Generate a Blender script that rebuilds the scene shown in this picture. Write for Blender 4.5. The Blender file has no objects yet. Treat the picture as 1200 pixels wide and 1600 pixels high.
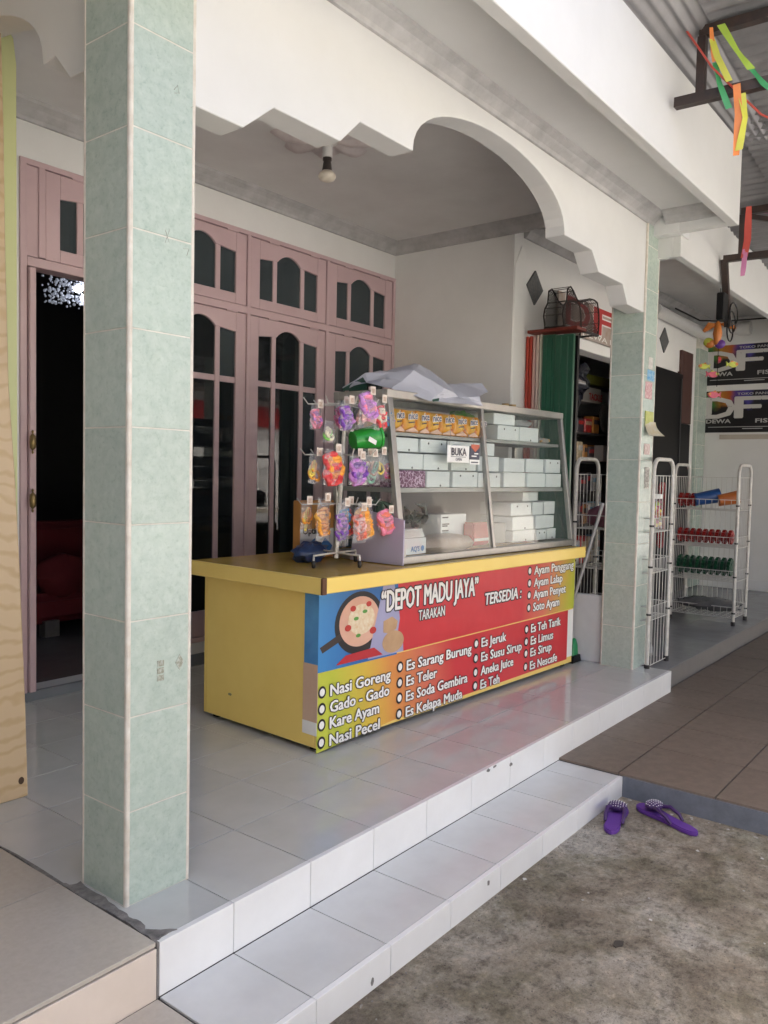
import bpy, bmesh, math, random
from mathutils import Matrix, Vector
R = math.radians
random.seed(7)
sc = bpy.context.scene
COL = sc.collection

# ------------------------------------------------------------------ camera, sky, sun, exposure
CAM_P = Vector((-1.2413, -1.8104, 1.165))
yaw, pitch, roll, FPX = 0.6642, -0.0497, 0.0207, 1271.44
fw = Vector((math.cos(yaw)*math.cos(pitch), math.sin(yaw)*math.cos(pitch), math.sin(pitch)))
rt = fw.cross(Vector((0, 0, 1))).normalized()
up = rt.cross(fw)
r2 = math.cos(roll)*rt + math.sin(roll)*up
u2 = -math.sin(roll)*rt + math.cos(roll)*up
cam_d = bpy.data.cameras.new('camera')
cam = bpy.data.objects.new('camera', cam_d); COL.objects.link(cam)
M = Matrix((r2, u2, -fw)).transposed().to_4x4(); M.translation = CAM_P
cam.matrix_world = M
cam_d.sensor_fit = 'HORIZONTAL'; cam_d.sensor_width = 36.0
cam_d.lens = 36.0*FPX/1200.0
cam_d.clip_start = 0.02; cam_d.clip_end = 500
sc.camera = cam

SUN_EL, SUN_AZ = 60.0, 108.0     # high sun behind the house: the whole front is in shade. Azimuth from +X counter-clockwise
w = bpy.data.worlds.new('World'); sc.world = w; w.use_nodes = True
nt = w.node_tree; bgn = nt.nodes['Background']
sky = nt.nodes.new('ShaderNodeTexSky'); sky.sky_type = 'NISHITA'; sky.sun_disc = False
sky.sun_elevation = R(SUN_EL); sky.sun_rotation = R(90.0 - SUN_AZ)
sky.air_density = 0.45; sky.dust_density = 9.0; sky.ozone_density = 0.3
nt.links.new(sky.outputs[0], bgn.inputs[0]); bgn.inputs[1].default_value = 0.15
sl = bpy.data.lights.new('sun', 'SUN'); sl.energy = 2.2; sl.angle = R(.6); sl.color = (1.0, 0.97, 0.92)
so = bpy.data.objects.new('sun', sl); COL.objects.link(so)
sd = Vector((math.cos(R(SUN_AZ))*math.cos(R(SUN_EL)), math.sin(R(SUN_AZ))*math.cos(R(SUN_EL)), math.sin(R(SUN_EL))))
so.rotation_euler = sd.to_track_quat('Z', 'Y').to_euler(); so.location = (-6, -10, 12)
sc.view_settings.view_transform = 'Standard'; sc.view_settings.look = 'None'
sc.view_settings.exposure = 2.5; sc.view_settings.gamma = 1.0
sc.cycles.max_bounces = 10; sc.cycles.diffuse_bounces = 5; sc.cycles.transparent_max_bounces = 24
sc.cycles.caustics_reflective = False; sc.cycles.caustics_refractive = False

# ------------------------------------------------------------------ materials
def new_mat(name):
    m = bpy.data.materials.new(name); m.use_nodes = True
    return m, m.node_tree.nodes, m.node_tree.links, m.node_tree.nodes['Principled BSDF']

def mat(name, col, rough=.5, col2=None, scale=8, detail=5, bump=0., bscale=60, metal=0., rand=0., spec=.5, coat=0., contrast=(.3, .7), rvar=0.):
    m, N, L, P = new_mat(name)
    P.inputs['Roughness'].default_value = rough; P.inputs['Metallic'].default_value = metal
    P.inputs['Specular IOR Level'].default_value = spec; P.inputs['Coat Weight'].default_value = coat
    if col2 is None: col2 = tuple(c*.9 for c in col)
    tc = N.new('ShaderNodeTexCoord'); oi = N.new('ShaderNodeObjectInfo')
    mul = N.new('ShaderNodeMath'); mul.operation = 'MULTIPLY'; mul.inputs[1].default_value = 37.
    L.new(oi.outputs['Random'], mul.inputs[0])
    add = N.new('ShaderNodeVectorMath'); add.operation = 'ADD'
    L.new(tc.outputs['Object'], add.inputs[0]); L.new(mul.outputs[0], add.inputs[1])
    no = N.new('ShaderNodeTexNoise'); no.inputs['Scale'].default_value = scale; no.inputs['Detail'].default_value = detail
    no.inputs['Roughness'].default_value = .62
    L.new(add.outputs[0], no.inputs['Vector'])
    rp = N.new('ShaderNodeValToRGB'); L.new(no.outputs['Fac'], rp.inputs[0])
    rp.color_ramp.elements[0].position = contrast[0]; rp.color_ramp.elements[1].position = contrast[1]
    rp.color_ramp.elements[0].color = (*col2, 1); rp.color_ramp.elements[1].color = (*col, 1)
    out = rp.outputs[0]
    if rand:
        hs = N.new('ShaderNodeHueSaturation')
        mr = N.new('ShaderNodeMapRange'); mr.inputs[3].default_value = 1-rand; mr.inputs[4].default_value = 1+rand
        L.new(oi.outputs['Random'], mr.inputs[0]); L.new(mr.outputs[0], hs.inputs['Value']); L.new(out, hs.inputs['Color'])
        out = hs.outputs[0]
    L.new(out, P.inputs['Base Color'])
    if rvar:
        mr2 = N.new('ShaderNodeMapRange'); mr2.inputs[3].default_value = max(.02, rough-rvar); mr2.inputs[4].default_value = rough+rvar
        L.new(no.outputs['Fac'], mr2.inputs[0]); L.new(mr2.outputs[0], P.inputs['Roughness'])
    if bump:
        n2 = N.new('ShaderNodeTexNoise'); n2.inputs['Scale'].default_value = bscale; n2.inputs['Detail'].default_value = 4
        L.new(add.outputs[0], n2.inputs['Vector'])
        b = N.new('ShaderNodeBump'); b.inputs['Strength'].default_value = bump; b.inputs['Distance'].default_value = .004
        L.new(n2.outputs['Fac'], b.inputs['Height']); L.new(b.outputs[0], P.inputs['Normal'])
    return m

def glass_mat(name, tint=(.9, .95, .93), rough=.02, film=.0, haze=(.6, .65, .65)):
    """thin sheet of glass: see-through with a Fresnel reflection (film paints an even haze over it)"""
    m, N, L, P = new_mat(name)
    N.remove(P); out = N['Material Output']
    tr = N.new('ShaderNodeBsdfTransparent'); tr.inputs[0].default_value = (*tint, 1)
    gl = N.new('ShaderNodeBsdfGlossy'); gl.inputs['Roughness'].default_value = rough
    fr = N.new('ShaderNodeFresnel'); fr.inputs[0].default_value = 1.6
    ge = N.new('ShaderNodeNewGeometry'); iv = N.new('ShaderNodeMath'); iv.operation = 'SUBTRACT'; iv.inputs[0].default_value = 1.; L.new(ge.outputs['Backfacing'], iv.inputs[1])
    mu = N.new('ShaderNodeMath'); mu.operation = 'MULTIPLY'; L.new(fr.outputs[0], mu.inputs[0]); L.new(iv.outputs[0], mu.inputs[1])
    mx = N.new('ShaderNodeMixShader'); L.new(mu.outputs[0], mx.inputs[0]); L.new(tr.outputs[0], mx.inputs[1]); L.new(gl.outputs[0], mx.inputs[2])
    last = mx
    if film:
        df = N.new('ShaderNodeBsdfDiffuse'); df.inputs[0].default_value = (*haze, 1)
        m2 = N.new('ShaderNodeMixShader'); m2.inputs[0].default_value = film
        L.new(mx.outputs[0], m2.inputs[1]); L.new(df.outputs[0], m2.inputs[2]); last = m2
    L.new(last.outputs[0], out.inputs[0])
    return m

def emit_mat(name, col, s):
    m, N, L, P = new_mat(name)
    P.inputs['Base Color'].default_value = (*col, 1); P.inputs['Emission Color'].default_value = (*col, 1)
    P.inputs['Emission Strength'].default_value = s
    return m

MT = {}
def G(k, *a, **kw):
    if k not in MT: MT[k] = mat(k, *a, **kw)
    return MT[k]

white_wall = G('white_wall_paint', (.82, .825, .805), .75, (.74, .745, .72), 2.2, 6, .15, 25, contrast=(.25, .75))
beam_paint = G('beam_paint', (.69, .70, .695), .7, (.615, .625, .61), 1.3, 6, .12, 30)
ceil_paint = G('ceiling_paint', (.72, .72, .71), .8, (.63, .625, .615), 2.5, 6, .1, 30)
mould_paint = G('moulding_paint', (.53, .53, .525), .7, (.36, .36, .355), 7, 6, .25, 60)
pink_paint = G('pink_paint', (.59, .435, .45), .36, (.52, .375, .39), 3.5, 6, .08, 40)
col_core = G('pale_grout', (.68, .68, .61), .7, (.52, .50, .43), 14, 6)
col_trim = G('pale_corner_bead', (.72, .70, .63), .45, (.55, .50, .42), 20, 6)
tile_dark = G('tile_joint', (.10, .095, .09), .9)
floor_tile_m = G('floor_tile_glaze', (.575, .585, .565), .09, (.51, .52, .50), 5, 7, .02, 12, rand=.03, rvar=.04)
riser_m = G('riser_glaze', (.83, .84, .83), .22, (.77, .775, .76), 5, 6, rand=.02)
step_tile_m = G('step_tile_glaze', (.63, .645, .635), .18, (.56, .57, .56), 6, 7, .03, 14, rand=.03)
beige_tile_m = G('beige_tile_glaze', (.50, .455, .39), .26, (.45, .41, .35), 60, 6, rand=.02)
cream_riser_m = G('cream_riser_glaze', (.72, .63, .54), .4, (.66, .57, .48), 6)
mortar_m = G('grey_mortar', (.26, .25, .235), .95, (.12, .115, .11), 40, 8, .8, 120)
black_m = G('black_paint', (.006, .006, .0065), .5, spec=.25)
blacksteel_m = G('black_steel', (.022, .017, .016), .5, (.05, .028, .02), 22, 6, .2, 80)
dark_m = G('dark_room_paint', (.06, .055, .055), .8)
steel_m = G('dull_aluminium', (.42, .41, .385), .36, (.34, .33, .31), 14, 6, metal=.75)
white_enamel = G('white_enamel', (.66, .65, .60), .4, (.50, .48, .43), 25, 6)
wire_m = G('white_wire', (.62, .61, .57), .4)
cardboard_w = G('white_box_card', (.80, .82, .815), .62, (.75, .775, .77), 9, 5, rand=.04)
dot_m = G('punched_hole', (.02, .02, .02), .9)
brass_m = G('brass', (.28, .20, .09), .35, metal=.8)
white_print = G('white_print', (.86, .86, .83), .45)
black_print = G('black_print', (.012, .01, .012), .5)
rubber_m = G('black_rubber', (.02, .018, .018), .6)

def tile_marble():
    m, N, L, P = new_mat('green_marbled_tile'); P.inputs['Roughness'].default_value = .22
    tc = N.new('ShaderNodeTexCoord'); oi = N.new('ShaderNodeObjectInfo')
    mul = N.new('ShaderNodeMath'); mul.operation = 'MULTIPLY'; mul.inputs[1].default_value = 53.; L.new(oi.outputs['Random'], mul.inputs[0])
    add = N.new('ShaderNodeVectorMath'); add.operation = 'ADD'; L.new(tc.outputs['Object'], add.inputs[0]); L.new(mul.outputs[0], add.inputs[1])
    n1 = N.new('ShaderNodeTexNoise'); n1.inputs['Scale'].default_value = 30; n1.inputs['Detail'].default_value = 9; n1.inputs['Roughness'].default_value = .68; n1.inputs['Distortion'].default_value = .35
    L.new(add.outputs[0], n1.inputs['Vector'])
    r1 = N.new('ShaderNodeValToRGB'); e = r1.color_ramp.elements
    e[0].position = .28; e[0].color = (.365, .45, .395, 1); e[1].position = .7; e[1].color = (.485, .565, .505, 1)
    L.new(n1.outputs[0], r1.inputs[0])
    n2 = N.new('ShaderNodeTexNoise'); n2.inputs['Scale'].default_value = 75; n2.inputs['Detail'].default_value = 6; n2.inputs['Roughness'].default_value = .7
    L.new(add.outputs[0], n2.inputs['Vector'])
    r2_ = N.new('ShaderNodeValToRGB'); e = r2_.color_ramp.elements
    e[0].position = .30; e[0].color = (.66, .72, .68, 1); e[1].position = .48; e[1].color = (1, 1, 1, 1)
    L.new(n2.outputs[0], r2_.inputs[0])
    mx = N.new('ShaderNodeMix'); mx.data_type = 'RGBA'; mx.blend_type = 'MULTIPLY'; mx.inputs[0].default_value = .6
    L.new(r1.outputs[0], mx.inputs[6]); L.new(r2_.outputs[0], mx.inputs[7])
    hs = N.new('ShaderNodeHueSaturation'); mr = N.new('ShaderNodeMapRange'); mr.inputs[3].default_value = .94; mr.inputs[4].default_value = 1.05
    L.new(oi.outputs['Random'], mr.inputs[0]); L.new(mr.outputs[0], hs.inputs['Value']); L.new(mx.outputs[2], hs.inputs['Color'])
    L.new(hs.outputs[0], P.inputs['Base Color'])
    return m
tile_m = tile_marble()

def concrete():
    m, N, L, P = new_mat('worn_concrete'); P.inputs['Roughness'].default_value = .9
    tc = N.new('ShaderNodeTexCoord')
    def noise(s, d, r=.6, dist=0):
        n = N.new('ShaderNodeTexNoise'); n.inputs['Scale'].default_value = s; n.inputs['Detail'].default_value = d; n.inputs['Roughness'].default_value = r; n.inputs['Lacunarity'].default_value = 2.3; n.inputs['Distortion'].default_value = dist
        L.new(tc.outputs['Object'], n.inputs['Vector']); return n
    def ramp(src, stops):
        r = N.new('ShaderNodeValToRGB'); e = r.color_ramp.elements
        e[0].position, e[0].color = stops[0][0], (*stops[0][1], 1); e[1].position, e[1].color = stops[-1][0], (*stops[-1][1], 1)
        for p, c in stops[1:-1]:
            q = e.new(p); q.color = (*c, 1)
        L.new(src, r.inputs[0]); return r
    def mix(a, b, mode, f):
        x = N.new('ShaderNodeMix'); x.data_type = 'RGBA'; x.blend_type = mode; x.inputs[0].default_value = f
        L.new(a, x.inputs[6]); L.new(b, x.inputs[7]); return x.outputs[2]
    a = ramp(noise(2.6, 8, .62, .4).outputs[0], [(.36, (.24, .20, .15)), (.46, (.38, .33, .255)), (.55, (.47, .42, .345)), (.66, (.60, .565, .50))])
    b = ramp(noise(19, 10, .78).outputs[0], [(.40, (.46, .45, .43)), (.46, (.88, .88, .86)), (.54, (1.0, 1.0, .98)), (.60, (1.28, 1.25, 1.20))])
    c = ramp(noise(75, 10, .9).outputs[0], [(.36, (.30, .29, .28)), (.46, (.9, .9, .9)), (.54, (1.05, 1.05, 1.05)), (.64, (1.5, 1.47, 1.42))])
    v = N.new('ShaderNodeTexVoronoi'); v.inputs['Scale'].default_value = 48; L.new(tc.outputs['Object'], v.inputs['Vector'])
    d = ramp(v.outputs['Distance'], [(.10, (.22, .21, .20)), (.15, (1, 1, 1))])
    g = ramp(noise(4.2, 8, .66, .3).outputs[0], [(.40, (.62, .63, .54)), (.52, (1, 1, 1))])
    o = mix(a.outputs[0], b.outputs[0], 'MULTIPLY', .8); o = mix(o, c.outputs[0], 'MULTIPLY', .85); o = mix(o, d.outputs[0], 'MULTIPLY', .6); o = mix(o, g.outputs[0], 'MULTIPLY', .8)
    L.new(o, P.inputs['Base Color'])
    bm_ = N.new('ShaderNodeBump'); bm_.inputs['Strength'].default_value = .9; bm_.inputs['Distance'].default_value = .006
    h = mix(c.outputs[0], b.outputs[0], 'ADD', 1.); L.new(h, bm_.inputs['Height']); L.new(bm_.outputs[0], P.inputs['Normal'])
    return m
concrete_m = concrete()

# ------------------------------------------------------------------ mesh helpers
PM = {}                       # world matrix of every root or part that has children
def wm(o): return PM.get(o.name, Matrix.Identity(4))
def tag(o, label=None, cat=None, group=None, kind=None):
    if label: o['label'] = label
    if cat: o['category'] = cat
    if group: o['group'] = group
    if kind: o['kind'] = kind
    return o
def thing(name, label, cat, loc=(0, 0, 0), rz=0., group=None):
    o = bpy.data.objects.new(name, None); COL.objects.link(o); o.empty_display_size = .05
    o.location = loc; o.rotation_euler = (0, 0, rz)
    PM[o.name] = Matrix.Translation(loc) @ Matrix.Rotation(rz, 4, 'Z')
    return tag(o, label, cat, group)

class MB:
    def __init__(s, X=None): s.v = []; s.f = []; s.mi = []; s.m = 0; s.X = X
    def add(s, vs, fs):
        b = len(s.v)
        for p in vs: s.v.append(tuple(s.X @ Vector(p)) if s.X else tuple(p))
        for f in fs: s.f.append([i+b for i in f]); s.mi.append(s.m)
        return s
    def box(s, x0, x1, y0, y1, z0, z1, T=None):
        P = [(x, y, z) for z in (z0, z1) for y in (y0, y1) for x in (x0, x1)]
        if T: P = [T @ Vector(p) for p in P]
        return s.add(P, [(0, 2, 3, 1), (4, 5, 7, 6), (0, 1, 5, 4), (2, 6, 7, 3), (0, 4, 6, 2), (1, 3, 7, 5)])
    def prism(s, pts, axis, a, b, T=None):
        """outline pts (2-D) extruded along axis from a to b; axis y: pts=(x,z); axis x: pts=(y,z); axis z: pts=(x,y)"""
        n = len(pts)
        mk = {'y': lambda p, t: (p[0], t, p[1]), 'x': lambda p, t: (t, p[0], p[1]), 'z': lambda p, t: (p[0], p[1], t)}[axis]
        P = [mk(p, a) for p in pts]+[mk(p, b) for p in pts]
        if T: P = [T @ Vector(p) for p in P]
        return s.add(P, [list(range(n)), list(range(2*n-1, n-1, -1))]+[(i, i+n, (i+1) % n+n, (i+1) % n) for i in range(n)])
    def tube(s, path, r, n=8, caps=True, closed=False):
        path = [Vector(p) for p in path]; k = len(path)
        rr = r if isinstance(r, (list, tuple)) else [r]*k
        prev = None; V = []; F = []
        for i, p in enumerate(path):
            if closed: t = path[(i+1) % k]-path[i-1]
            else: t = path[min(i+1, k-1)]-path[max(i-1, 0)]
            t = t.normalized() if t.length > 1e-9 else Vector((0, 0, 1))
            if prev is None:
                a = t.cross(Vector((0, 0, 1)))
                if a.length < .1: a = t.cross(Vector((1, 0, 0)))
            else:
                a = prev - t*prev.dot(t)
                if a.length < 1e-6: a = t.orthogonal()
            a.normalize(); prev = a; b = t.cross(a)
            for j in range(n):
                an = 2*math.pi*j/n; V.append(p+a*rr[i]*math.cos(an)+b*rr[i]*math.sin(an))
        m = k if closed else k-1
        for i in range(m):
            for j in range(n):
                F.append((i*n+j, i*n+(j+1) % n, ((i+1) % k)*n+(j+1) % n, ((i+1) % k)*n+j))
        if caps and not closed: F += [list(range(n-1, -1, -1)), [(k-1)*n+j for j in range(n)]]
        return s.add(V, F)
    def bar(s, p, q, wd, ht):
        p = Vector(p); q = Vector(q); t = (q-p).normalized()
        a = t.cross(Vector((0, 0, 1)))
        if a.length < .05: a = Vector((1, 0, 0))
        a.normalize(); b = a.cross(t)
        V = [c+a*sx*wd/2+b*sy*ht/2 for c in (p, q) for sx, sy in ((-1, -1), (1, -1), (1, 1), (-1, 1))]
        return s.add(V, [(3, 2, 1, 0), (4, 5, 6, 7), (0, 1, 5, 4), (1, 2, 6, 5), (2, 3, 7, 6), (3, 0, 4, 7)])
    def lathe(s, prof, c=(0, 0, 0), n=20, T=None):
        V = []; F = []; k = len(prof)
        for (r, z) in prof:
            for j in range(n):
                a = 2*math.pi*j/n; q = Vector((c[0]+r*math.cos(a), c[1]+r*math.sin(a), c[2]+z)); V.append(T @ q if T else q)
        for i in range(k-1):
            for j in range(n): F.append((i*n+j, i*n+(j+1) % n, (i+1)*n+(j+1) % n, (i+1)*n+j))
        if prof[0][0] > 1e-4: F.append(list(range(n-1, -1, -1)))
        if prof[-1][0] > 1e-4: F.append([(k-1)*n+j for j in range(n)])
        return s.add(V, F)
    def ball(s, c, r, n=10, m=7, jit=0., rnd=None):
        rx, ry, rz = (r, r, r) if not isinstance(r, (tuple, list)) else r
        V = []; F = []
        for i in range(m+1):
            ph = math.pi*i/m
            for j in range(n):
                a = 2*math.pi*j/n; k = 1+(rnd.uniform(-jit, jit) if (jit and 0 < i < m) else 0)
                V.append((c[0]+rx*k*math.sin(ph)*math.cos(a), c[1]+ry*k*math.sin(ph)*math.sin(a), c[2]-rz*k*math.cos(ph)))
        for i in range(m):
            for j in range(n): F.append((i*n+j, i*n+(j+1) % n, (i+1)*n+(j+1) % n, (i+1)*n+j))
        return s.add(V, F)
    def build(s, name, mats, parent=None, smooth=False, bevel=0., seg=1, **tg):
        me = bpy.data.meshes.new(name)
        V = s.v
        if parent is not None:
            inv = wm(parent).inverted(); V = [tuple(inv @ Vector(p)) for p in s.v]
        me.from_pydata(V, [], s.f); me.validate()
        mats = mats if isinstance(mats, (list, tuple)) else [mats]
        for q in mats: me.materials.append(q)
        if len(mats) > 1: me.polygons.foreach_set('material_index', s.mi[:len(me.polygons)])
        bm = bmesh.new(); bm.from_mesh(me)
        bmesh.ops.remove_doubles(bm, verts=bm.verts, dist=1e-6)
        if bevel:
            ed = [e for e in bm.edges if len(e.link_faces) == 2 and e.calc_face_angle(0) > .6]
            bmesh.ops.bevel(bm, geom=ed, offset=bevel, segments=seg, affect='EDGES', clamp_overlap=True)
        bmesh.ops.recalc_face_normals(bm, faces=bm.faces)
        bm.to_mesh(me); bm.free()
        if smooth:
            me.polygons.foreach_set('use_smooth', [True]*len(me.polygons))
            try: me.set_sharp_from_angle(angle=R(48))
            except Exception: pass
        o = bpy.data.objects.new(name, me); COL.objects.link(o)
        if parent is not None:
            o.parent = parent; PM[o.name] = wm(parent)
        tag(o, **tg)
        return o
def piece(name, mesh, parent, loc=(0, 0, 0), rz=0., rot=None):
    o = bpy.data.objects.new(name, mesh); COL.objects.link(o); o.parent = parent; o.location = loc
    o.rotation_euler = rot if rot else (0, 0, rz)
    return o
def mesh_of(mb, name, m, bevel=0.):
    o = mb.build(name, m, bevel=bevel); me = o.data; bpy.data.objects.remove(o); return me
def copy_tree(o, parent=None, **kw):
    c = o.copy(); COL.objects.link(c)
    if parent: c.parent = parent
    for ch in list(o.children): copy_tree(ch, c)
    return c
def copy_thing(o, loc, rz, label, group=None):
    c = copy_tree(o); c.location = loc; c.rotation_euler = (0, 0, rz); c['label'] = label
    if group: c['group'] = group
    return c

TXT = {}
def glyphs(body, off):
    k = (body, off)
    if k not in TXT:
        cu = bpy.data.curves.new('lettering', 'FONT'); cu.body = body; cu.offset = off; cu.resolution_u = 2; cu.fill_mode = 'FRONT'
        o = bpy.data.objects.new('lettering', cu); COL.objects.link(o)
        me = bpy.data.meshes.new_from_object(o.evaluated_get(bpy.context.evaluated_depsgraph_get()))
        bpy.data.objects.remove(o); bpy.data.curves.remove(cu)
        TXT[k] = ([tuple(v.co) for v in me.vertices], [list(p.vertices) for p in me.polygons]); bpy.data.meshes.remove(me)
    return TXT[k]
CAP = None
def text(body, o, right, upv, width, height, m, parent, bold=.012, outline=None, shear=0., arc=0., name='lettering', jit=0.):
    """flat printed lettering: baseline start o, reading along right, cap height given"""
    global CAP
    if CAP is None: CAP = max(v[1] for v in glyphs('H', 0.)[0])
    V0, F0 = glyphs(body, 0.)
    x0 = min(v[0] for v in V0); x1 = max(v[0] for v in V0)
    sy = height/CAP; sx = width/(x1-x0) if width else sy
    o = Vector(o); right = Vector(right).normalized(); upv = Vector(upv).normalized(); nn = right.cross(upv)
    def put(shifts, d, mm):          # heavier strokes: the same glyph printed again a hair to each side
        V, F = glyphs(body, 0.); mb = MB()
        for k, (ax, ay) in enumerate(shifts):
            mb.add([o+right*((v[0]-x0)*sx+shear*v[1]*sy+ax*height)+upv*(v[1]*sy+ay*height+arc*math.sin(math.pi*(v[0]-x0)/(x1-x0)))+nn*(d+.00004*k) for v in V], F)
        return mb.build(name, mm, parent)
    bs = bold*1.9
    a = put([(-bs, 0), (bs, 0), (0, 0), (-bs*.5, bs*.5), (bs*.5, -bs*.5), (bs*.5, bs*.5), (-bs*.5, -bs*.5)] if bold else [(0, 0)], .0018, m)
    if outline:
        ro = outline[1]*1.9+bs*.6
        put([(ro*math.cos(t), ro*math.sin(t)*.8) for t in [2*math.pi*k/10 for k in range(10)]], .0010, outline[0])
    return a

# ================================================================== LARGE STRUCTURE
X0, X1 = -0.04, 3.66           # porch extent
YF, YB = -0.193, 1.98          # porch front edge, back wall
# ground
g = MB(); g.add([(-60, -60, -.225), (60, -60, -.225), (60, 60, -.225), (-60, 60, -.225)], [(0, 1, 2, 3)])
g.build('ground', concrete_m, kind='structure')

rd = MB(); rd.box(-40, 60, -13, -2.7, -.3, -.222); rd.build('road', G('bounce_grey_road', (.385, .385, .375), .9, (.31, .31, .30), 1.2, 8, .4, 60), kind='structure')  # unseen; its reach and neutral grey are shaped for the light it bounces
# houses across the road (seen only in reflections)
for i, (xa, xb, h, c) in enumerate(((-16, -7, 5.5, (.62, .58, .50)), (-6, 3, 4.2, (.66, .66, .63)), (4, 12, 6., (.50, .55, .52)), (13, 20, 3.6, (.74, .74, .72)), (21, 31, 5.2, (.62, .58, .52)), (32, 44, 4.4, (.7, .7, .68)))):
    hh = thing('opposite_house', ('cream house across the road', 'low white house across the road', 'pale green house across the road', 'low white shop house with a red band across the road', 'tall cream house farther along the road', 'white house farthest along the road')[i], 'house', ((xa+xb)/2, -16, -.2))
    MB().box(xa, xb, -20, -15, -.22, h).build('wall', G(f'opposite_wall_{i}', c, .8), hh)
    MB().box(xa-.4, xb+.4, -20.4, -14.2, h, h+.25).build('roof', G('dark_roof', (.10, .07, .06), .8), hh)
    for k in range(3): MB().box(xa+1+2.6*k, xa+2.4+2.6*k, -15.0, -14.96, .8, 2.3).build('window', G('opp_window', (.03, .035, .04), .2), hh)
MB().box(13.2, 19.8, -14.98, -14.9, 2.6, 3.3).build('red_band', G('red_band', (.5, .03, .03), .5), [o for o in bpy.data.objects if o.get('label', '').startswith('low white shop house')][0])
# porch floor with its own tiles
fl = MB(); fl.box(X0, X1, YF+.013, YB, -.225, -.006)
porch = fl.build('porch_floor', tile_dark, kind='structure')
def tile_field(parent, xs, ys, z, m, name, th=.008, gap=.0034, bevel=.0008, skip=None):
    cache = {}
    for i in range(len(xs)-1):
        for j in range(len(ys)-1):
            a, b, c, d = xs[i], xs[i+1], ys[j], ys[j+1]
            if skip and skip(a, b, c, d): continue
            k = (round(b-a, 4), round(d-c, 4))
            if k not in cache:
                hx, hy = k[0]/2-gap/2, k[1]/2-gap/2
                cache[k] = mesh_of(MB().box(-hx, hx, -hy, hy, -th, 0), name, m, bevel)
            piece(name, cache[k], parent, ((a+b)/2, (c+d)/2, z+random.uniform(-.0003, .0003)))
def joints(a, b, o, p):
    k = math.ceil((a-o)/p+1e-6); r = [a]
    while o+k*p < b-.012: r.append(o+k*p); k += 1
    return r+[b]
xs = joints(X0, X1, .2, .3); ys = joints(YF+.011, YB, -.16, .3)
ys = [y for y in ys if not (-.17 < y < -.15)]
tile_field(porch, xs, ys, 0, floor_tile_m, 'floor_tile')
def riser(parent, x0, x1, y, z0, z1, m, xs, name='riser_tile'):
    cache = {}
    for a, b in zip(xs[:-1], xs[1:]):
        k = round(b-a, 4)
        if k not in cache: cache[k] = mesh_of(MB().box(-k/2+.001, k/2-.001, -.006, .011, z0, z1), name, m, .001)
        piece(name, cache[k], parent, ((a+b)/2, y, 0))
riser(porch, X0, X1, YF, -.137, .0008, riser_m, xs)
# end face of porch slab
MB().box(X1, X1+.004, YF, -.02, -.15, -.001).build('end_riser', riser_m, porch)
# the lower step
XS1 = 2.15; YS = -.4975
st = MB().box(X0, XS1, YS+.013, YF-.006, -.225, -.143).build('front_step', tile_dark, kind='structure')
xs2 = joints(X0, XS1, .2, .3)
tile_field(st, xs2, [YS+.011, YF-.006], -.1375, step_tile_m, 'step_tile')
riser(st, X0, XS1, YS, -.225, -.1368, riser_m, xs2)
# neighbouring beige platform at the left and its step
XL = -.047
pl = MB().box(-4, XL, YF+.013, 3.2, -.225, -.006).build('left_platform', mortar_m, kind='structure')
tile_field(pl, [-3.92-.0, -3.49, -3.06, -2.63, -2.2, -1.77, -1.34, -.91, -.478, XL], [YF-.004, .24, .67, 1.1, 1.53, 1.96], .004, beige_tile_m, 'platform_tile', th=.012, gap=.003)
riser(pl, -4, XL, YF, -.14, -.012, cream_riser_m, [-3.92, -3.2, -2.49, -1.77, -1.05, -.478, XL])
ls = MB().box(-4, X0-.004, YS-.3, YF-.006, -.225, -.146).build('left_step', mortar_m, kind='structure')
tile_field(ls, [-3.44, -3.01, -2.58, -2.15, -1.72, -1.29, -.86, -.43, X0-.004], [YS-.3, YS+.1, YF-.006], -.139, beige_tile_m, 'platform_tile', th=.01, gap=.003)
# broken mortar where the two floors meet, round the foot of the column
def patch(name, pts, z, m, parent, n=0):
    rnd = random.Random(5); P = []
    for i, p in enumerate(pts):
        q = pts[(i+1) % len(pts)]
        for t in (0, .33, .66): P.append((p[0]+(q[0]-p[0])*t+rnd.uniform(-.004, .004), p[1]+(q[1]-p[1])*t+rnd.uniform(-.004, .004)))
    return MB().prism(P, 'z', -.004, z).build(name, m, parent)
patch('mortar_patch', [(-.046, .62), (-.039, .62), (-.038, .24), (-.024, .207), (-.003, .214), (-.010, .08), (-.016, .0), (-.022, -.045), (-.012, -.09), (-.028, -.125), (-.016, -.150), (.026, -.184), (-.026, -.1875), (-.047, -.188), (-.041, -.11), (-.041, .0), (-.046, .2)], .0035, mortar_m, porch)
MB().box(-.046, -.0405, YF-.005, YF+.01, -.14, .002).build('mortar_joint', mortar_m, porch)
# shop floor to the right
sf = MB().box(X1+.006, 9.5, -.155, .97, -.225, -.02).build('shop_floor', tile_dark, kind='structure')
shop_tile_m = G('shop_floor_tile', (.30, .30, .30), .2, (.24, .24, .235), 6, 6, rand=.03)
tile_field(sf, [X1+.006+.4*i for i in range(12)], [-.155, .25, .65, .97], -.011, shop_tile_m, 'floor_tile', gap=.003)
MB().box(X1+.006, 9.5, -.159, -.151, -.14, -.013).build('floor_edge', G('shop_edge', (.16, .15, .14), .6), sf)
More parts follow.
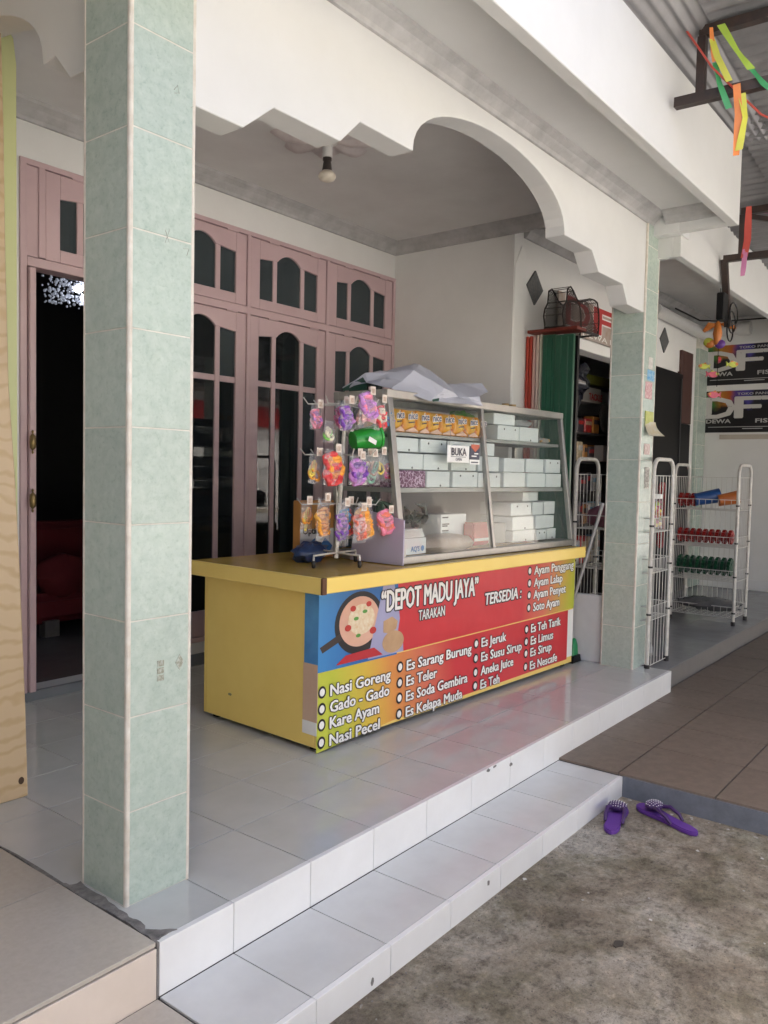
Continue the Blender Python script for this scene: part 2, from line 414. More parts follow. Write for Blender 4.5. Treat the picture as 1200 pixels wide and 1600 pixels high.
# brown paving with a painted kerb face
pv = MB().box(2.155, 12, -4.5, -.1655, -.3, -.136).build('brown_paving', tile_dark, kind='structure')
brown_m = G('brown_paver', (.20, .155, .12), .55, (.15, .115, .088), 22, 8, .35, 130, rand=.07)
tile_field(pv, [2.152, 2.2, 2.6, 3., 3.4, 3.8, 4.2, 4.6, 5., 5.4, 5.8, 6.2, 6.6, 7., 7.4, 7.8][0:1]+[2.6+.4*i for i in range(15)], [-4.12, -3.71, -3.3, -2.9, -2.5, -2.1, -1.7, -1.3, -.89, -.48, -.166], -.127, brown_m, 'paving_tile', th=.010, gap=.006)
MB().box(2.147, 2.156, -4.5, YS-.008, -.226, -.1365).build('kerb_face', G('blue_grey_kerb_paint', (.17, .19, .225), .75, (.12, .135, .16), 18, 8, .4, 90), pv)

# ------------------------------------------------------------------ walls of the house
hw = thing('house_wall', 'white plastered back wall of the porch above the pink window frame', 'wall', (1.4, YB, 0))
b = MB(); b.box(-4, 3.675, YB, YB+.14, 2.615, 2.95); b.box(-4, .755, YB, YB+.14, -.2, 2.615); b.box(.755, 3.675, YB+.02, YB+.14, -.2, .045)
b.box(1.50, 3.675, YB+.002, YB+.14, .045, .135)
b.build('wall', white_wall, hw)
MB().box(.755, 1.5, YB-.004, YB+.02, .0, .047).build('threshold', G('grey_blue_threshold', (.23, .25, .27), .3), hw)
MB().box(1.5, 3.66, YB-.012, YB+.002, .0, .07).build('skirting', G('grey_blue_threshold', (.23, .25, .27), .3), hw)
MB().box(1.5, 3.66, YB-.004, YB+.002, .07, .143).build('skirting', riser_m, hw)
MPROF = lambda y, s: [(y, 2.785), (y-.018*s, 2.785), (y-.022*s, 2.80), (y-.045*s, 2.825), (y-.05*s, 2.835), (y-.075*s, 2.852), (y-.08*s, 2.868), (y, 2.868)]
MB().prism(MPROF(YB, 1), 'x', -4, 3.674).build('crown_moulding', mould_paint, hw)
sw = thing('side_wall', 'white plastered side wall closing the porch beside the display case', 'wall', (3.7, 1.4, 0))
MB().box(3.675, 3.80, .965, YB, -.2, 2.95).build('wall', white_wall, sw)
MB().prism([(3.675-(YB-p[0]), p[1]) for p in MPROF(YB, 1)], 'y', .12, YB-.001).build('crown_moulding', mould_paint, sw)
cl = MB().box(-4, 3.675, .1, YB, 2.868, 2.95).build('porch_ceiling', ceil_paint, kind='structure')

# shop facade to the right of the side wall
fc = thing('shop_facade', 'white shop wall with a wide doorway and diamond ornaments', 'wall', (5.5, 1.0, 0))
FY = .97
b = MB(); b.box(3.802, 4.15, FY, FY+.12, -.2, 2.95); b.box(4.15, 9.2, FY, FY+.12, 2.235, 2.95); b.box(5.75, 6.1, FY, FY+.12, -.2, 2.15); b.box(7.42, 9.2, FY, FY+.12, -.2, 2.235)
b.build('wall', white_wall, fc)
MB().box(4.15, 7.0, FY-.018, FY+.12, 2.15, 2.234).build('lintel', white_wall, fc, bevel=.004)
dia_m = G('grey_stone_tile', (.13, .135, .135), .6, (.07, .075, .075), 60, 6)
for dx in (3.979, 6.62):
    MB().prism([(dx, 2.36), (dx+.12, 2.482), (dx, 2.604), (dx-.12, 2.482)], 'y', FY-.012, FY+.01).build('diamond_ornament', dia_m, fc, bevel=.003)
# rounded pilaster at its corner
MB().prism([(3.682, -.01), (3.682, 2.58)]+[(3.682+.09+.06*math.sin(a), 2.58+.06-.06*math.cos(a)+.03) for a in [math.pi*k/10 for k in range(10, 4, -1)]]+[(3.835, -.01)], 'y', FY-.011, FY+.02).build('pilaster', white_wall, fc, bevel=.003)
MB().box(3.80, 9.2, -.1, FY, 2.87, 2.95).build('shop_ceiling', ceil_paint, kind='structure')
MB().prism([(FY, 2.79), (FY-.02, 2.79), (FY-.05, 2.83), (FY-.085, 2.855), (FY-.085, 2.869), (FY, 2.869)], 'x', 3.81, 7.8).build('crown_moulding', mould_paint, fc)
# far wall with the posters
dw = thing('far_wall', 'grey white wall carrying two black posters at the far end', 'wall', (8.0, .3, 0))
MB().box(7.9, 8.05, -1.2, FY, -.2, 2.95).build('wall', white_wall, dw)
MB().box(7.888, 7.9, -1.2, .78, .0, .10).build('skirting', riser_m, dw)
MB().box(7.893, 7.9, -1.2, .78, 1.585, 1.635).build('wall_band', G('beige_band', (.52, .47, .40), .7), dw)

# ------------------------------------------------------------------ eaves
ev = thing('porch_eave', 'long white boxed eave over the front of the porch', 'eave', (0, -.45, 2.6))
b = MB(); b.box(-5, 3.67, -.478, -.425, 2.6, 3.047); b.build('fascia', beam_paint, ev, bevel=.003)
MB().box(3.615, 3.668, -.425, -.02, 2.602, 3.0).build('end_fascia', beam_paint, ev, bevel=.003)
MB().box(-5, 3.615, -.425, .0, 2.725, 2.76).build('soffit', beam_paint, ev)
EP = [(-.001, 2.655), (-.014, 2.655), (-.02, 2.672), (-.045, 2.69), (-.05, 2.70), (-.075, 2.712), (-.078, 2.7245), (-.001, 2.7245)]
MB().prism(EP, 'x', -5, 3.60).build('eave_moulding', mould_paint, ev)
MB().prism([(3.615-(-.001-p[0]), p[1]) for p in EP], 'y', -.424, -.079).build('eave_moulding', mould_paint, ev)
MB().box(-5, 3.66, -.424, 6, 3.0, 3.04).box(3.66, 9.2, -.055, 6, 2.955, 2.99).build('light_block_slab', G('light_block_grey', (.35, .34, .32), .9), ev)  # unseen roof slab added to block light from above
e2 = thing('shop_eave', 'white boxed eave of the shop beyond the second column', 'eave', (5, -.12, 2.5))
MB().box(3.69, 8.4, -.149, -.1, 2.48, 2.86).build('fascia', beam_paint, e2, bevel=.003)
MB().box(3.69, 3.74, -.1, .0, 2.482, 2.86).build('end_fascia', beam_paint, e2, bevel=.003)
MB().box(3.61, 3.80, -.16, .25, 2.60, 2.70).build('end_bracket', beam_paint, e2, bevel=.003)

# ------------------------------------------------------------------ arch beams
def arch_profile(mir=False):
    P = [(.20, 2.144), (.378, 2.144), (.50, 2.243), (.80, 2.243), (.898, 2.338), (1.200, 2.338)]
    for k in range(1, 24):
        a = math.pi*(1-k/24); P.append((1.826+.626*math.cos(a), 2.338+.254*math.sin(a)**.9))
    P += [(2.452, 2.333), (2.773, 2.333), (2.866, 2.239), (3.192, 2.239), (3.270, 2.140), (3.525, 2.136)]
    return P+[(3.525, 2.9), (.20, 2.9)]
ab = thing('arch_beam', 'white stepped arch beam spanning between the two green columns', 'beam', (1.86, .05, 2.1))
MB().prism(arch_profile(), 'y', .0, .104).build('beam', beam_paint, ab, bevel=.0025)
ab2 = thing('arch_beam', 'white stepped arch beam between the near column and the house wall', 'beam', (.09, 1.1, 2.1))
P2 = [(.20, 2.248), (.341, 2.248), (.419, 2.33), (.486, 2.325)]
for k in range(1, 24):
    a = math.pi*(1-k/24); P2.append((1.09+.604*math.cos(a), 2.325+.26*math.sin(a)**.85))
P2 += [(1.694, 2.325), (1.76, 2.33), (1.84, 2.248), (1.979, 2.248), (1.979, 2.9), (.20, 2.9)]
MB().prism(P2, 'x', .04, .144).build('beam', beam_paint, ab2, bevel=.0025)

# ------------------------------------------------------------------ tiled columns
TH = .2532
def tile_mesh(wd, h):
    return mesh_of(MB().box(-wd/2, wd/2, 0, .008, .0020, h-.0020), 'tile', tile_m, .0012)
def make_column(label, loc, ztop, hx=.104):
    c = thing('tiled_column', label, 'column', loc, 0, 'green tiled porch columns')
    MB(Matrix.Translation(loc)).box(-hx+.0012, hx-.0012, -hx+.0012, hx-.0012, 0, ztop).build('column_core', col_core, c)
    full = tile_mesh(2*hx-.021, TH); k = int(ztop//TH); rem = tile_mesh(2*hx-.021, ztop-k*TH)
    for q, (dx, dy) in enumerate(((0, -1), (1, 0), (0, 1), (-1, 0))):
        for i in range(k+1):
            piece('tile', full if i < k else rem, c, (dx*hx, dy*hx, i*TH), q*math.pi/2)
    for sx in (-1, 1):
        for sy in (-1, 1):
            MB(Matrix.Translation(loc)).tube([(sx*(hx-.0065), sy*(hx-.0065), z) for z in (0, ztop)], .0082, 10).build('corner_trim', col_trim, c, smooth=True)
    return c
colA = make_column('near green tiled column standing at the broken edge of the porch', (.104, .104, 0), 2.72)
colB = copy_thing(colA, (3.624, .093, 0), 0, 'far green tiled column with stickers on its front face')
colC = thing('tiled_column', 'small green tiled pillar in the corner beside the black posters', 'column', (7.79, .87, 0), 0, 'green tiled porch columns')
MB().box(7.60, 7.888, .932, .969, -.0, 2.66).build('column_core', col_core, colC)
cm = mesh_of(MB().box(-.138, .138, -.004, .002, .002, TH-.002), 'tile', tile_m, .001); cm2 = mesh_of(MB().box(-.0175, .0175, -.004, .002, .002, TH-.002), 'tile', tile_m, .001)
for i in range(10):
    piece('tile', cm, colC, (7.744-7.79, .932-.87, i*TH), 0); piece('tile', cm2, colC, (7.60-7.79, .950-.87, i*TH), -math.pi/2)

# ------------------------------------------------------------------ pink doors and windows
wf = thing('window_frame', 'pink timber frame of arched windows and doors filling the back wall', 'window', (2.2, YB, 0))
b = MB(); FR0, FR1 = YB-.012, YB+.09
b.box(.755, 3.675, FR0, FR1, 2.588, 2.614)
for (a, c, z0) in ((.755, .79, .046), (.848, .883, 2.162), (1.485, 1.513, .136), (2.190, 2.218, .136), (2.909, 2.938, .136), (3.646, 3.674, .136)):
    b.box(a, c, FR0, FR1, z0, 2.588)
b.box(.79, 3.646, FR0+.001, FR1, 2.112, 2.156); b.box(1.513, 3.646, FR0+.001, FR1, .136, .165)
b.build('frame', pink_paint, wf, bevel=.003)
pane_m = glass_mat('dark_window_glass', (.42, .47, .47), .02, film=.22, haze=(.045, .055, .06)); pane_g = glass_mat('reflection_grey_glass', (.40, .45, .45), .05, film=.55, haze=(.085, .105, .115))  # greyness of reflections painted into the panes as diffuse haze
def sash(x0, x1, z0, z1, lower=False, panes=True):
    """one opening leaf: stiles, rails and muntins round three panes, the middle pane arched"""
    x0 += .004; x1 -= .004; z0 += .004; z1 -= .004
    W = x1-x0; st_ = .098 if not lower else .092; br = .062 if not lower else .15
    a0 = x0+st_*.78; a3 = x1-st_*.85; mw = .036; pw = (a3-a0-2*mw)
    m1 = a0+pw*.255; m2 = m1+mw; m3 = m2+pw*.475; m4 = m3+mw
    top_s = z1-.105; arch = .052
    ya, yb = YB-.004, YB+.032
    b = MB()
    b.box(x0, a0, ya, yb, z0, z1); b.box(a3, x1, ya, yb, z0, z1); b.box(a0, a3, ya+.0005, yb, z0, z0+br)
    prof = [(a0, top_s-.012), (m1, top_s)] + [(m1+.001, top_s), (m2, top_s)]
    for k in range(0, 13):
        t = k/12; prof.append((m2+(m3-m2)*t, top_s+arch*math.sin(math.pi*t)**.8))
    prof += [(m4, top_s), (a3, top_s-.012), (a3, z1), (a0, z1)]
    b.prism(prof, 'y', ya+.0005, yb)
    b.box(m1, m2, ya+.004, yb-.004, z0+br, top_s+.001); b.box(m3, m4, ya+.004, yb-.004, z0+br, top_s+.001)
    if lower:
        for p, q in ((a0, m1), (m2, m3), (m4, a3)): b.box(p, q, ya+.006, yb-.006, 1.682, 1.718)
    s_ = b.build('sash', pink_paint, wf, bevel=.0025)
    zz = [(z0+br, 1.682), (1.718, None)] if lower else [(z0+br, None)]
    for zi, ze in zz:
        for p, q, ar in ((a0, m1, 0), (m2, m3, 1), (m4, a3, 0)):
            zt = ze if ze else top_s+(arch if ar else 0)
            MB().box(p-.004, q+.004, YB+.010, YB+.015, zi-.004, zt+.004).build('pane', pane_g if (not lower or x0 > 2.9 or (p > m3 and x0 > 2.2) or (zi > 1.7 and p > m3)) else pane_m, s_)
    for hx in (x0+.09*W/.7+.06, x1-.16):
        MB().tube([(hx, ya-.004, z1+.001), (hx+.085, ya-.004, z1+.001)], .006, 6).build('hinge', pink_paint, s_, smooth=True)
    return s_
for a, c in ((1.513, 2.190), (2.218, 2.909), (2.938, 3.646)):
    sash(a, c, 2.156, 2.588); sash(a, c, .165, 2.112, True)
sash(.883, 1.485, 2.156, 2.588)
MB().box(.79, .848, YB-.004, YB+.03, 2.16, 2.585).build('fixed_panel', pink_paint, wf, bevel=.002)
st2 = MB().box(.792, .826, YB-.03, YB+.06, .05, 2.105).build('door_stile', pink_paint, wf, bevel=.004)
for z in (1.272, .99):
    l_ = MB()
    l_.lathe([(.0, -.06), (.006, -.05), (.003, -.04), (.014, -.028), (.016, 0), (.014, .028), (.003, .04), (.006, .05), (0, .06)], (.80, YB-.042, z), 10)
    l_.build('door_handle', brass_m, st2, smooth=True)
# dark room behind
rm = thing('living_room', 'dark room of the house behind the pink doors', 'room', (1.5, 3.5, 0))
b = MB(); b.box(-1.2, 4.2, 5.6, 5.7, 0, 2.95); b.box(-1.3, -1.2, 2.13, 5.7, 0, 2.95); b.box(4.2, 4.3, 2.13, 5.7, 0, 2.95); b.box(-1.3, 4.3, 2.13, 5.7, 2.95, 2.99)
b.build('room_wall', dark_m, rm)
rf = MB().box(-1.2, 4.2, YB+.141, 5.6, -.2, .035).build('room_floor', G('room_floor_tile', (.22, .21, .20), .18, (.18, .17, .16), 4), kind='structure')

nw = thing('shade_wall', 'added unseen grey wall that shades the porch from the side', 'wall', (-3.1, .5, 0))  # added out of view to darken the side faces of column and counter
MB().box(-3.2, -3.05, -3.2, 3, -.22, 2.86).build('wall', G('shade_wall_grey', (.22, .22, .21), .8), nw)
# ------------------------------------------------------------------ canopy over the yard at the right
zinc_m = G('zinc_sheet', (.30, .30, .31), .5, (.20, .20, .205), 3, 7, metal=.35)
cn = thing('canopy', 'corrugated metal canopy on black steel trusses over the yard', 'canopy', (4.5, -2.4, 2.9))
def roof_z(x): return 3.175-.118*(x-2.5)
V = []; F = []; xa, xb, p_ = 2.15, 9.0, .076; n = int((xb-xa)/p_*6)
for i in range(n+1):
    x = xa+(xb-xa)*i/n; z = roof_z(x)+.011*math.sin(2*math.pi*(x-xa)/p_)
    V += [(x, -.50, z), (x, -4.6, z-.10)]
F = [(2*i, 2*i+2, 2*i+3, 2*i+1) for i in range(n)]
b = MB(); b.add(V, F); b.build('roof_sheet', zinc_m, cn, smooth=True)
# bent flashing sheet along the eave, and the sheet that runs back over the shop eave
b = MB(); V = []; q = 30
for i in range(q+1):
    t = i/q; wv_ = .010*math.sin(t*math.pi*9); y = -.462-.18*t
    V += [(.6, y, 3.05+.30*t+wv_), (3.69, y, 3.049-.02*t+wv_*.5)]
b.add(V, [(2*i, 2*i+1, 2*i+3, 2*i+2) for i in range(q)]); b.build('flashing', zinc_m, cn, smooth=True)
V = []; n = int((9-3.68)/p_*6)
for i in range(n+1):
    x = 3.68+(9-3.68)*i/n; z = roof_z(x)+.018+.011*math.sin(2*math.pi*(x-xa)/p_)
    V += [(x, -.06, z+.012), (x, -.62, z)]
b = MB(); b.add(V, [(2*i, 2*i+2, 2*i+3, 2*i+1) for i in range(n)]); b.build('roof_sheet', zinc_m, cn, smooth=True)
def truss(x, y0, zc, zt, y1=-4.5):
    b = MB()
    b.bar((x, y0, zc), (x, y1, zc-.09), .042, .042); b.bar((x, y0-.10, zt), (x, y1, zt-.09), .042, .042)
    ys_ = [y0-.11-.72*i for i in range(6)]
    for i, y in enumerate(ys_):
        if y > y1: b.bar((x, y, zc+.02), (x, y, zt-.02), .036, .036)
        if i < 5 and ys_[i+1] > y1 and x > 4: b.bar((x, y-.02, zt-.03), (x, ys_[i+1], zc+.03), .03, .03)
    b.build('truss', blacksteel_m, cn)
truss(2.5, -.50, 2.845, 3.125); truss(4.45, -.18, 2.62, 2.91); truss(6.4, -.2, 2.42, 2.69)
for y in (-1.5, -3., -4.45):
    MB().bar((2.15, y, roof_z(2.15)-.045-.024*abs(y)*.8), (9, y, roof_z(9)-.045-.024*abs(y)*.8), .04, .04).build('purlin', blacksteel_m, cn)
for x, zt in ((2.5, 2.76), (6.4, 2.33)):
    MB().box(x-.03, x+.03, -4.53, -4.47, -.225, zt).build('post', blacksteel_m, cn)
bp_ = thing('black_bracket', 'black steel drop bracket with a junction box and loops of cable below the canopy', 'bracket', (4.5, -.18, 2.2))
b = MB(); b.bar((4.455, -.18, 2.62), (4.60, -.18, 2.2), .04, .04); b.build('bracket_bar', blacksteel_m, bp_)
MB().box(4.42, 4.52, -.20, -.15, 2.22, 2.40).build('junction_box', black_m, bp_, bevel=.006)
for k in range(3):
    MB().tube([(4.58+.07*math.sin(a)*(1+.2*k), -.20-.01*k, 2.24+.055*k-.09*(1-math.cos(a))*.8) for a in [2*math.pi*i/16 for i in range(16)]], .005, 5, closed=True).build('cable', black_m, bp_, smooth=True)

# ribbons on a red string under the canopy
rb = {}
for k, c in dict(orange=(.74, .24, .06), lime=(.36, .52, .07), green=(.06, .33, .12), red=(.50, .07, .05), pink=(.50, .18, .34), yellow=(.56, .56, .07)).items():
    rb[k] = G('ribbon_'+k, c, .45, tuple(x*.85 for x in c), 12)
tag(MB().tube([(2.38, -.44, 3.30), (2.42, -.56, 3.12), (2.45, -.67, 2.94), (2.46, -.74, 2.855), (2.60, -.84, 2.75), (3.3, -1.15, 2.70), (4.4, -.9, 2.68)], .0045, 6).build('party_string', rb['red'], smooth=True), 'thin red string with ribbons tied along it under the canopy', 'string')
def ribbon(pts, wd, m, label):
    pts = [Vector(p) for p in pts]; N_ = 10; fine = []
    for i in range(len(pts)-1):
        for k in range(N_): fine.append(pts[i].lerp(pts[i+1], k/N_))
    fine.append(pts[-1]); V = []; F = []
    for i, p in enumerate(fine):
        a = .75+math.sin(i*.17+len(label))*.55
        d = Vector((math.sin(a)*.45, -math.cos(a), .12)).normalized()*wd/2
        V += [p-d, p+d]
    for i in range(len(fine)-1): F.append((2*i, 2*i+1, 2*i+3, 2*i+2))
    b = MB(); b.add(V, F); o = b.build('ribbon', m, smooth=True)
    return tag(o, label, 'ribbon', 'party ribbons under the canopy')
ribbon([(2.45, -.775, 2.84), (2.46, -.785, 2.72), (2.45, -.785, 2.54)], .030, rb['orange'], 'orange ribbon hanging straight down from the truss end by the eave corner')
ribbon([(2.46, -.795, 2.80), (2.47, -.81, 2.70), (2.45, -.795, 2.56)], .030, rb['yellow'], 'yellow green ribbon hanging next to the orange one at the eave corner')
ribbon([(2.45, -.70, 3.11), (2.45, -.77, 2.98), (2.46, -.83, 2.89)], .032, rb['lime'], 'lime ribbon slanting down from the upper truss bar')
ribbon([(2.46, -.83, 2.89), (2.47, -.88, 2.82), (2.47, -.93, 2.77)], .030, rb['green'], 'green ribbon continuing the slanting lime one')
ribbon([(2.45, -.665, 3.06), (2.45, -.69, 2.98), (2.45, -.745, 2.86)], .026, rb['yellow'], 'yellow ribbon bowed along the red string')
ribbon([(2.45, -.66, 3.11), (2.45, -.672, 3.0), (2.45, -.68, 2.96)], .018, rb['orange'], 'short orange ribbon knotted at the truss joint')
ribbon([(2.46, -.68, 2.96), (2.46, -.70, 2.87), (2.46, -.745, 2.75)], .026, rb['green'], 'dark green ribbon behind the string above the eave corner')
ribbon([(2.48, -.91, 2.90), (2.48, -.95, 2.86), (2.48, -1.0, 2.83)], .030, rb['orange'], 'orange ribbon at the edge of the yard above the lower truss bar')
ribbon([(4.0, -.44, 2.80), (4.0, -.44, 2.60), (4.0, -.425, 2.50)], .040, rb['red'], 'faded red ribbon hanging past the second truss')
ribbon([(4.0, -.43, 2.55), (4.0, -.425, 2.45), (4.0, -.42, 2.39)], .030, rb['pink'], 'pale pink ribbon tail below the second truss bar')
ribbon([(4.5, -.40, 2.90), (4.5, -.55, 2.87), (4.5, -.75, 2.84)], .040, rb['pink'], 'magenta ribbon tied across the second truss')

# ------------------------------------------------------------------ ceiling lamp
cl_ = thing('ceiling_lamp', 'bare lamp bulb in a white holder on a plaster rose in the porch ceiling', 'lamp', (1.895, 1.06, 2.868))
b = MB()
V = [(1.895, 1.06, 2.842)]; F = []; nn = 48
for ring, (r, z) in enumerate(((.06, 2.838), (.11, 2.832), (.20, 2.838), (.26, 2.868))):
    for j in range(nn):
        a = 2*math.pi*j/nn; k = 1+.13*math.cos(8*a)*(ring > 0); V.append((1.895+r*k*math.cos(a), 1.06+r*k*math.sin(a), z-.010*math.cos(8*a)*(0 < ring < 3)))
F += [(0, 1+(j+1) % nn, 1+j) for j in range(nn)]
for ring in range(3):
    for j in range(nn): F.append((1+ring*nn+j, 1+ring*nn+(j+1) % nn, 1+(ring+1)*nn+(j+1) % nn, 1+(ring+1)*nn+j))
b.add(V, F); b.build('ceiling_rose', G('rose_plaster', (.66, .62, .61), .7, (.56, .50, .50), 18), cl_, smooth=True)
MB().lathe([(.05, 0), (.05, -.012), (.026, -.018), (.026, -.07), (.028, -.085)], (1.895, 1.06, 2.842), 20).build('lamp_holder', G('white_plastic', (.72, .72, .70), .35), cl_, smooth=True)
MB().lathe([(.023, -.085), (.023, -.098), (.019, -.10), (.026, -.15)], (1.895, 1.06, 2.842), 20).build('bulb_base', G('dark_brown_plastic', (.05, .042, .038), .4), cl_, smooth=True)
MB().lathe([(.026, -.15), (.042, -.166), (.046, -.178), (.038, -.194), (.018, -.203), (0, -.205)], (1.895, 1.06, 2.842), 20).build('bulb', G('frosted_bulb', (.72, .67, .56), .3), cl_, smooth=True)

# ------------------------------------------------------------------ tall boards at the left
wood = None
def wood_mat():
    m, N, L, P = new_mat('pale_varnished_wood'); P.inputs['Roughness'].default_value = .35
    tc = N.new('ShaderNodeTexCoord'); mp = N.new('ShaderNodeMapping'); mp.inputs['Scale'].default_value = (.9, 1, 1.0); L.new(tc.outputs['Object'], mp.inputs[0])
    wv = N.new('ShaderNodeTexWave'); wv.wave_type = 'BANDS'; wv.bands_direction = 'Z'; wv.inputs['Scale'].default_value = 5.5; wv.inputs['Distortion'].default_value = 11; wv.inputs['Detail'].default_value = 3; wv.inputs['Detail Scale'].default_value = .8; wv.inputs['Detail Roughness'].default_value = .6
    L.new(mp.outputs[0], wv.inputs[0])
    r = N.new('ShaderNodeValToRGB'); e = r.color_ramp.elements; e[0].position = 0.0; e[0].color = (.505, .36, .20, 1); e[1].position = .42; e[1].color = (.58, .44, .27, 1)
    L.new(wv.outputs[0], r.inputs[0]); L.new(r.outputs[0], P.inputs['Base Color']); return m
wood = wood_mat()
wb = thing('wooden_board', 'tall pale wooden board standing upright with a knot near its foot', 'board', (-.1, .91, 0))
wp = [(.212, 0.0), (.203, .327), (.185, .778), (.168, 1.11), (.146, 1.433), (.136, 1.857), (.131, 2.274), (.123, 2.6), (-.4, 2.6), (-.4, 0.0)]
MB().prism(wp, 'y', .89, .915).build('board', wood, wb, bevel=.004)
MB().prism([(.186+.010*math.cos(a), .062+.013*math.sin(a)) for a in [2*math.pi*k/14 for k in range(14)]], 'y', .8885, .893).build('knot', G('wood_knot', (.07, .035, .015), .6), wb)
gp = thing('painted_board', 'pale yellow green painted panel upright behind the wooden board', 'panel', (-.1, .95, 0))
MB().prism([(.203, .0), (.200, 2.52), (.19, 2.60), (.165, 2.632), (-.4, 2.632), (-.4, 0)], 'y', .935, .965).build('panel', G('yellow_green_paint', (.56, .60, .31), .45, (.50, .54, .26), 2.0), gp, bevel=.008, seg=2)

# ------------------------------------------------------------------ inside the dark room: sofa and lit chandelier
cr = random.Random(3)
ch = thing('chandelier', 'lit crystal chandelier glowing in the dark room', 'chandelier', (1.93, 3.5, 2.42))
b = MB()
for i in range(260):
    a = cr.uniform(0, 6.28); r = .19*math.sqrt(cr.random()); z = 2.42+cr.uniform(-.13, .06)
    b.ball((1.93+r*math.cos(a), 3.5+r*math.sin(a), z), cr.uniform(.005, .012), 6, 4)
tag(b.build('crystal', emit_mat('glowing_crystal', (.45, .48, .56), .045), ch, smooth=True), kind='stuff')
b = MB()
for (dx, dz) in ((-.04, -.03), (.02, -.01), (.07, -.05), (.01, -.085), (.09, -.10)): b.ball((1.93+dx, 3.34, 2.40+dz), (.030, .03, .026), 10, 7)
b.build('lit_bulb', emit_mat('lit_bulb', (.93, .95, 1.), 2.2), ch, smooth=True)
MB().tube([(1.93, 3.5, 2.95), (1.93, 3.5, 2.46)], .01, 6).build('stem', brass_m, ch)
sf_ = thing('sofa', 'dark red sofa in the gloom of the room', 'sofa', (1.75, 3.4, .035))
b = MB(); b.box(1.15, 2.5, 3.15, 3.9, .12, .32); b.box(1.15, 2.5, 3.7, 3.95, .3, .75); b.build('seat', G('dark_red_velvet', (.14, .010, .014), .85), sf_, bevel=.05, seg=3, smooth=True)
MB().ball((1.72, 3.25, .42), (.2, .12, .15), 12, 8, .12, cr).build('cushion', G('dark_red_velvet', (.14, .010, .014), .85), sf_, smooth=True)
for x in (1.55, 2.3): MB().box(x, x+.1, 3.16, 3.24, .035, .14).build('foot', steel_m, sf_)

# ------------------------------------------------------------------ counter
CX, CY, CA = 1.1884, .4174, -.0444
MC = Matrix.Translation((CX, CY, 0)) @ Matrix.Rotation(CA, 4, 'Z')
def C(u, w_, z): return MC @ Vector((u, w_, z))
UD = (MC.to_3x3() @ Vector((1, 0, 0))); WD = (MC.to_3x3() @ Vector((0, 1, 0))); ZD = Vector((0, 0, 1))
yellow_m = G('yellow_paint', (.87, .655, .19), .42, (.82, .60, .16), 3.2, 7, .12, 40)
yellow_lip = G('bright_yellow_lip', (.88, .66, .16), .33, (.84, .60, .13), 3, 6)
yellow_top = G('worn_yellow_top', (.62, .42, .09), .2, (.50, .33, .07), 5, 7, rvar=.06)
ct = thing('food_counter', 'yellow food stall counter with a red and lime printed menu banner', 'counter', (CX, CY, 0), CA)
L_, W_, ZB, ZT, ZS = 2.19, .7525, .022, .68, .7412
b = MB(MC); b.box(0, L_, 0, .018, ZB, ZT); b.box(0, L_, W_-.018, W_, ZB, ZT); b.box(L_-.018, L_, .018, W_-.018, ZB, ZT); b.build('body', yellow_m, ct, bevel=.002)
MB(MC).box(-.001, .018, .019, W_-.019, ZB, ZT-.001).build('side_panel', yellow_m, ct, bevel=.002)
MB(MC).box(-.06, L_-.045, -.075, W_+.02, ZT+.002, ZS-.002).build('worktop', yellow_top, ct, bevel=.003)
MB(MC).box(-.056, L_-.045, -.096, -.0755, ZT-.002, ZS).build('front_lip', yellow_lip, ct, bevel=.003)
MB(MC).box(-.078, -.0605, -.09, W_+.02, ZT-.006, ZS-.001).build('side_lip', yellow_m, ct, bevel=.003)
MB(MC).box(-.0795, -.056, -.0985, -.088, ZT-.004, ZS+.0005).build('corner_scuff', G('bare_brown_wood', (.13, .06, .03), .8), ct)
for u in (.03, L_-.07):
    for w_ in (.03, W_-.07): MB(MC).box(u, u+.04, w_, w_+.04, 0, ZB).build('foot', black_m, ct)
rs = random.Random(11)
for (w_, z, s_) in ((.56, .14, .011),):
    MB(MC).prism([(w_+s_*1.4*math.cos(a)*rs.uniform(.6, 1), z+s_*.7*math.sin(a)*rs.uniform(.6, 1)) for a in [2*math.pi*k/9 for k in range(9)]], 'x', -.0018, 0).build('paint_chip', G('chip_green', (.28, .26, .12), .8), ct)

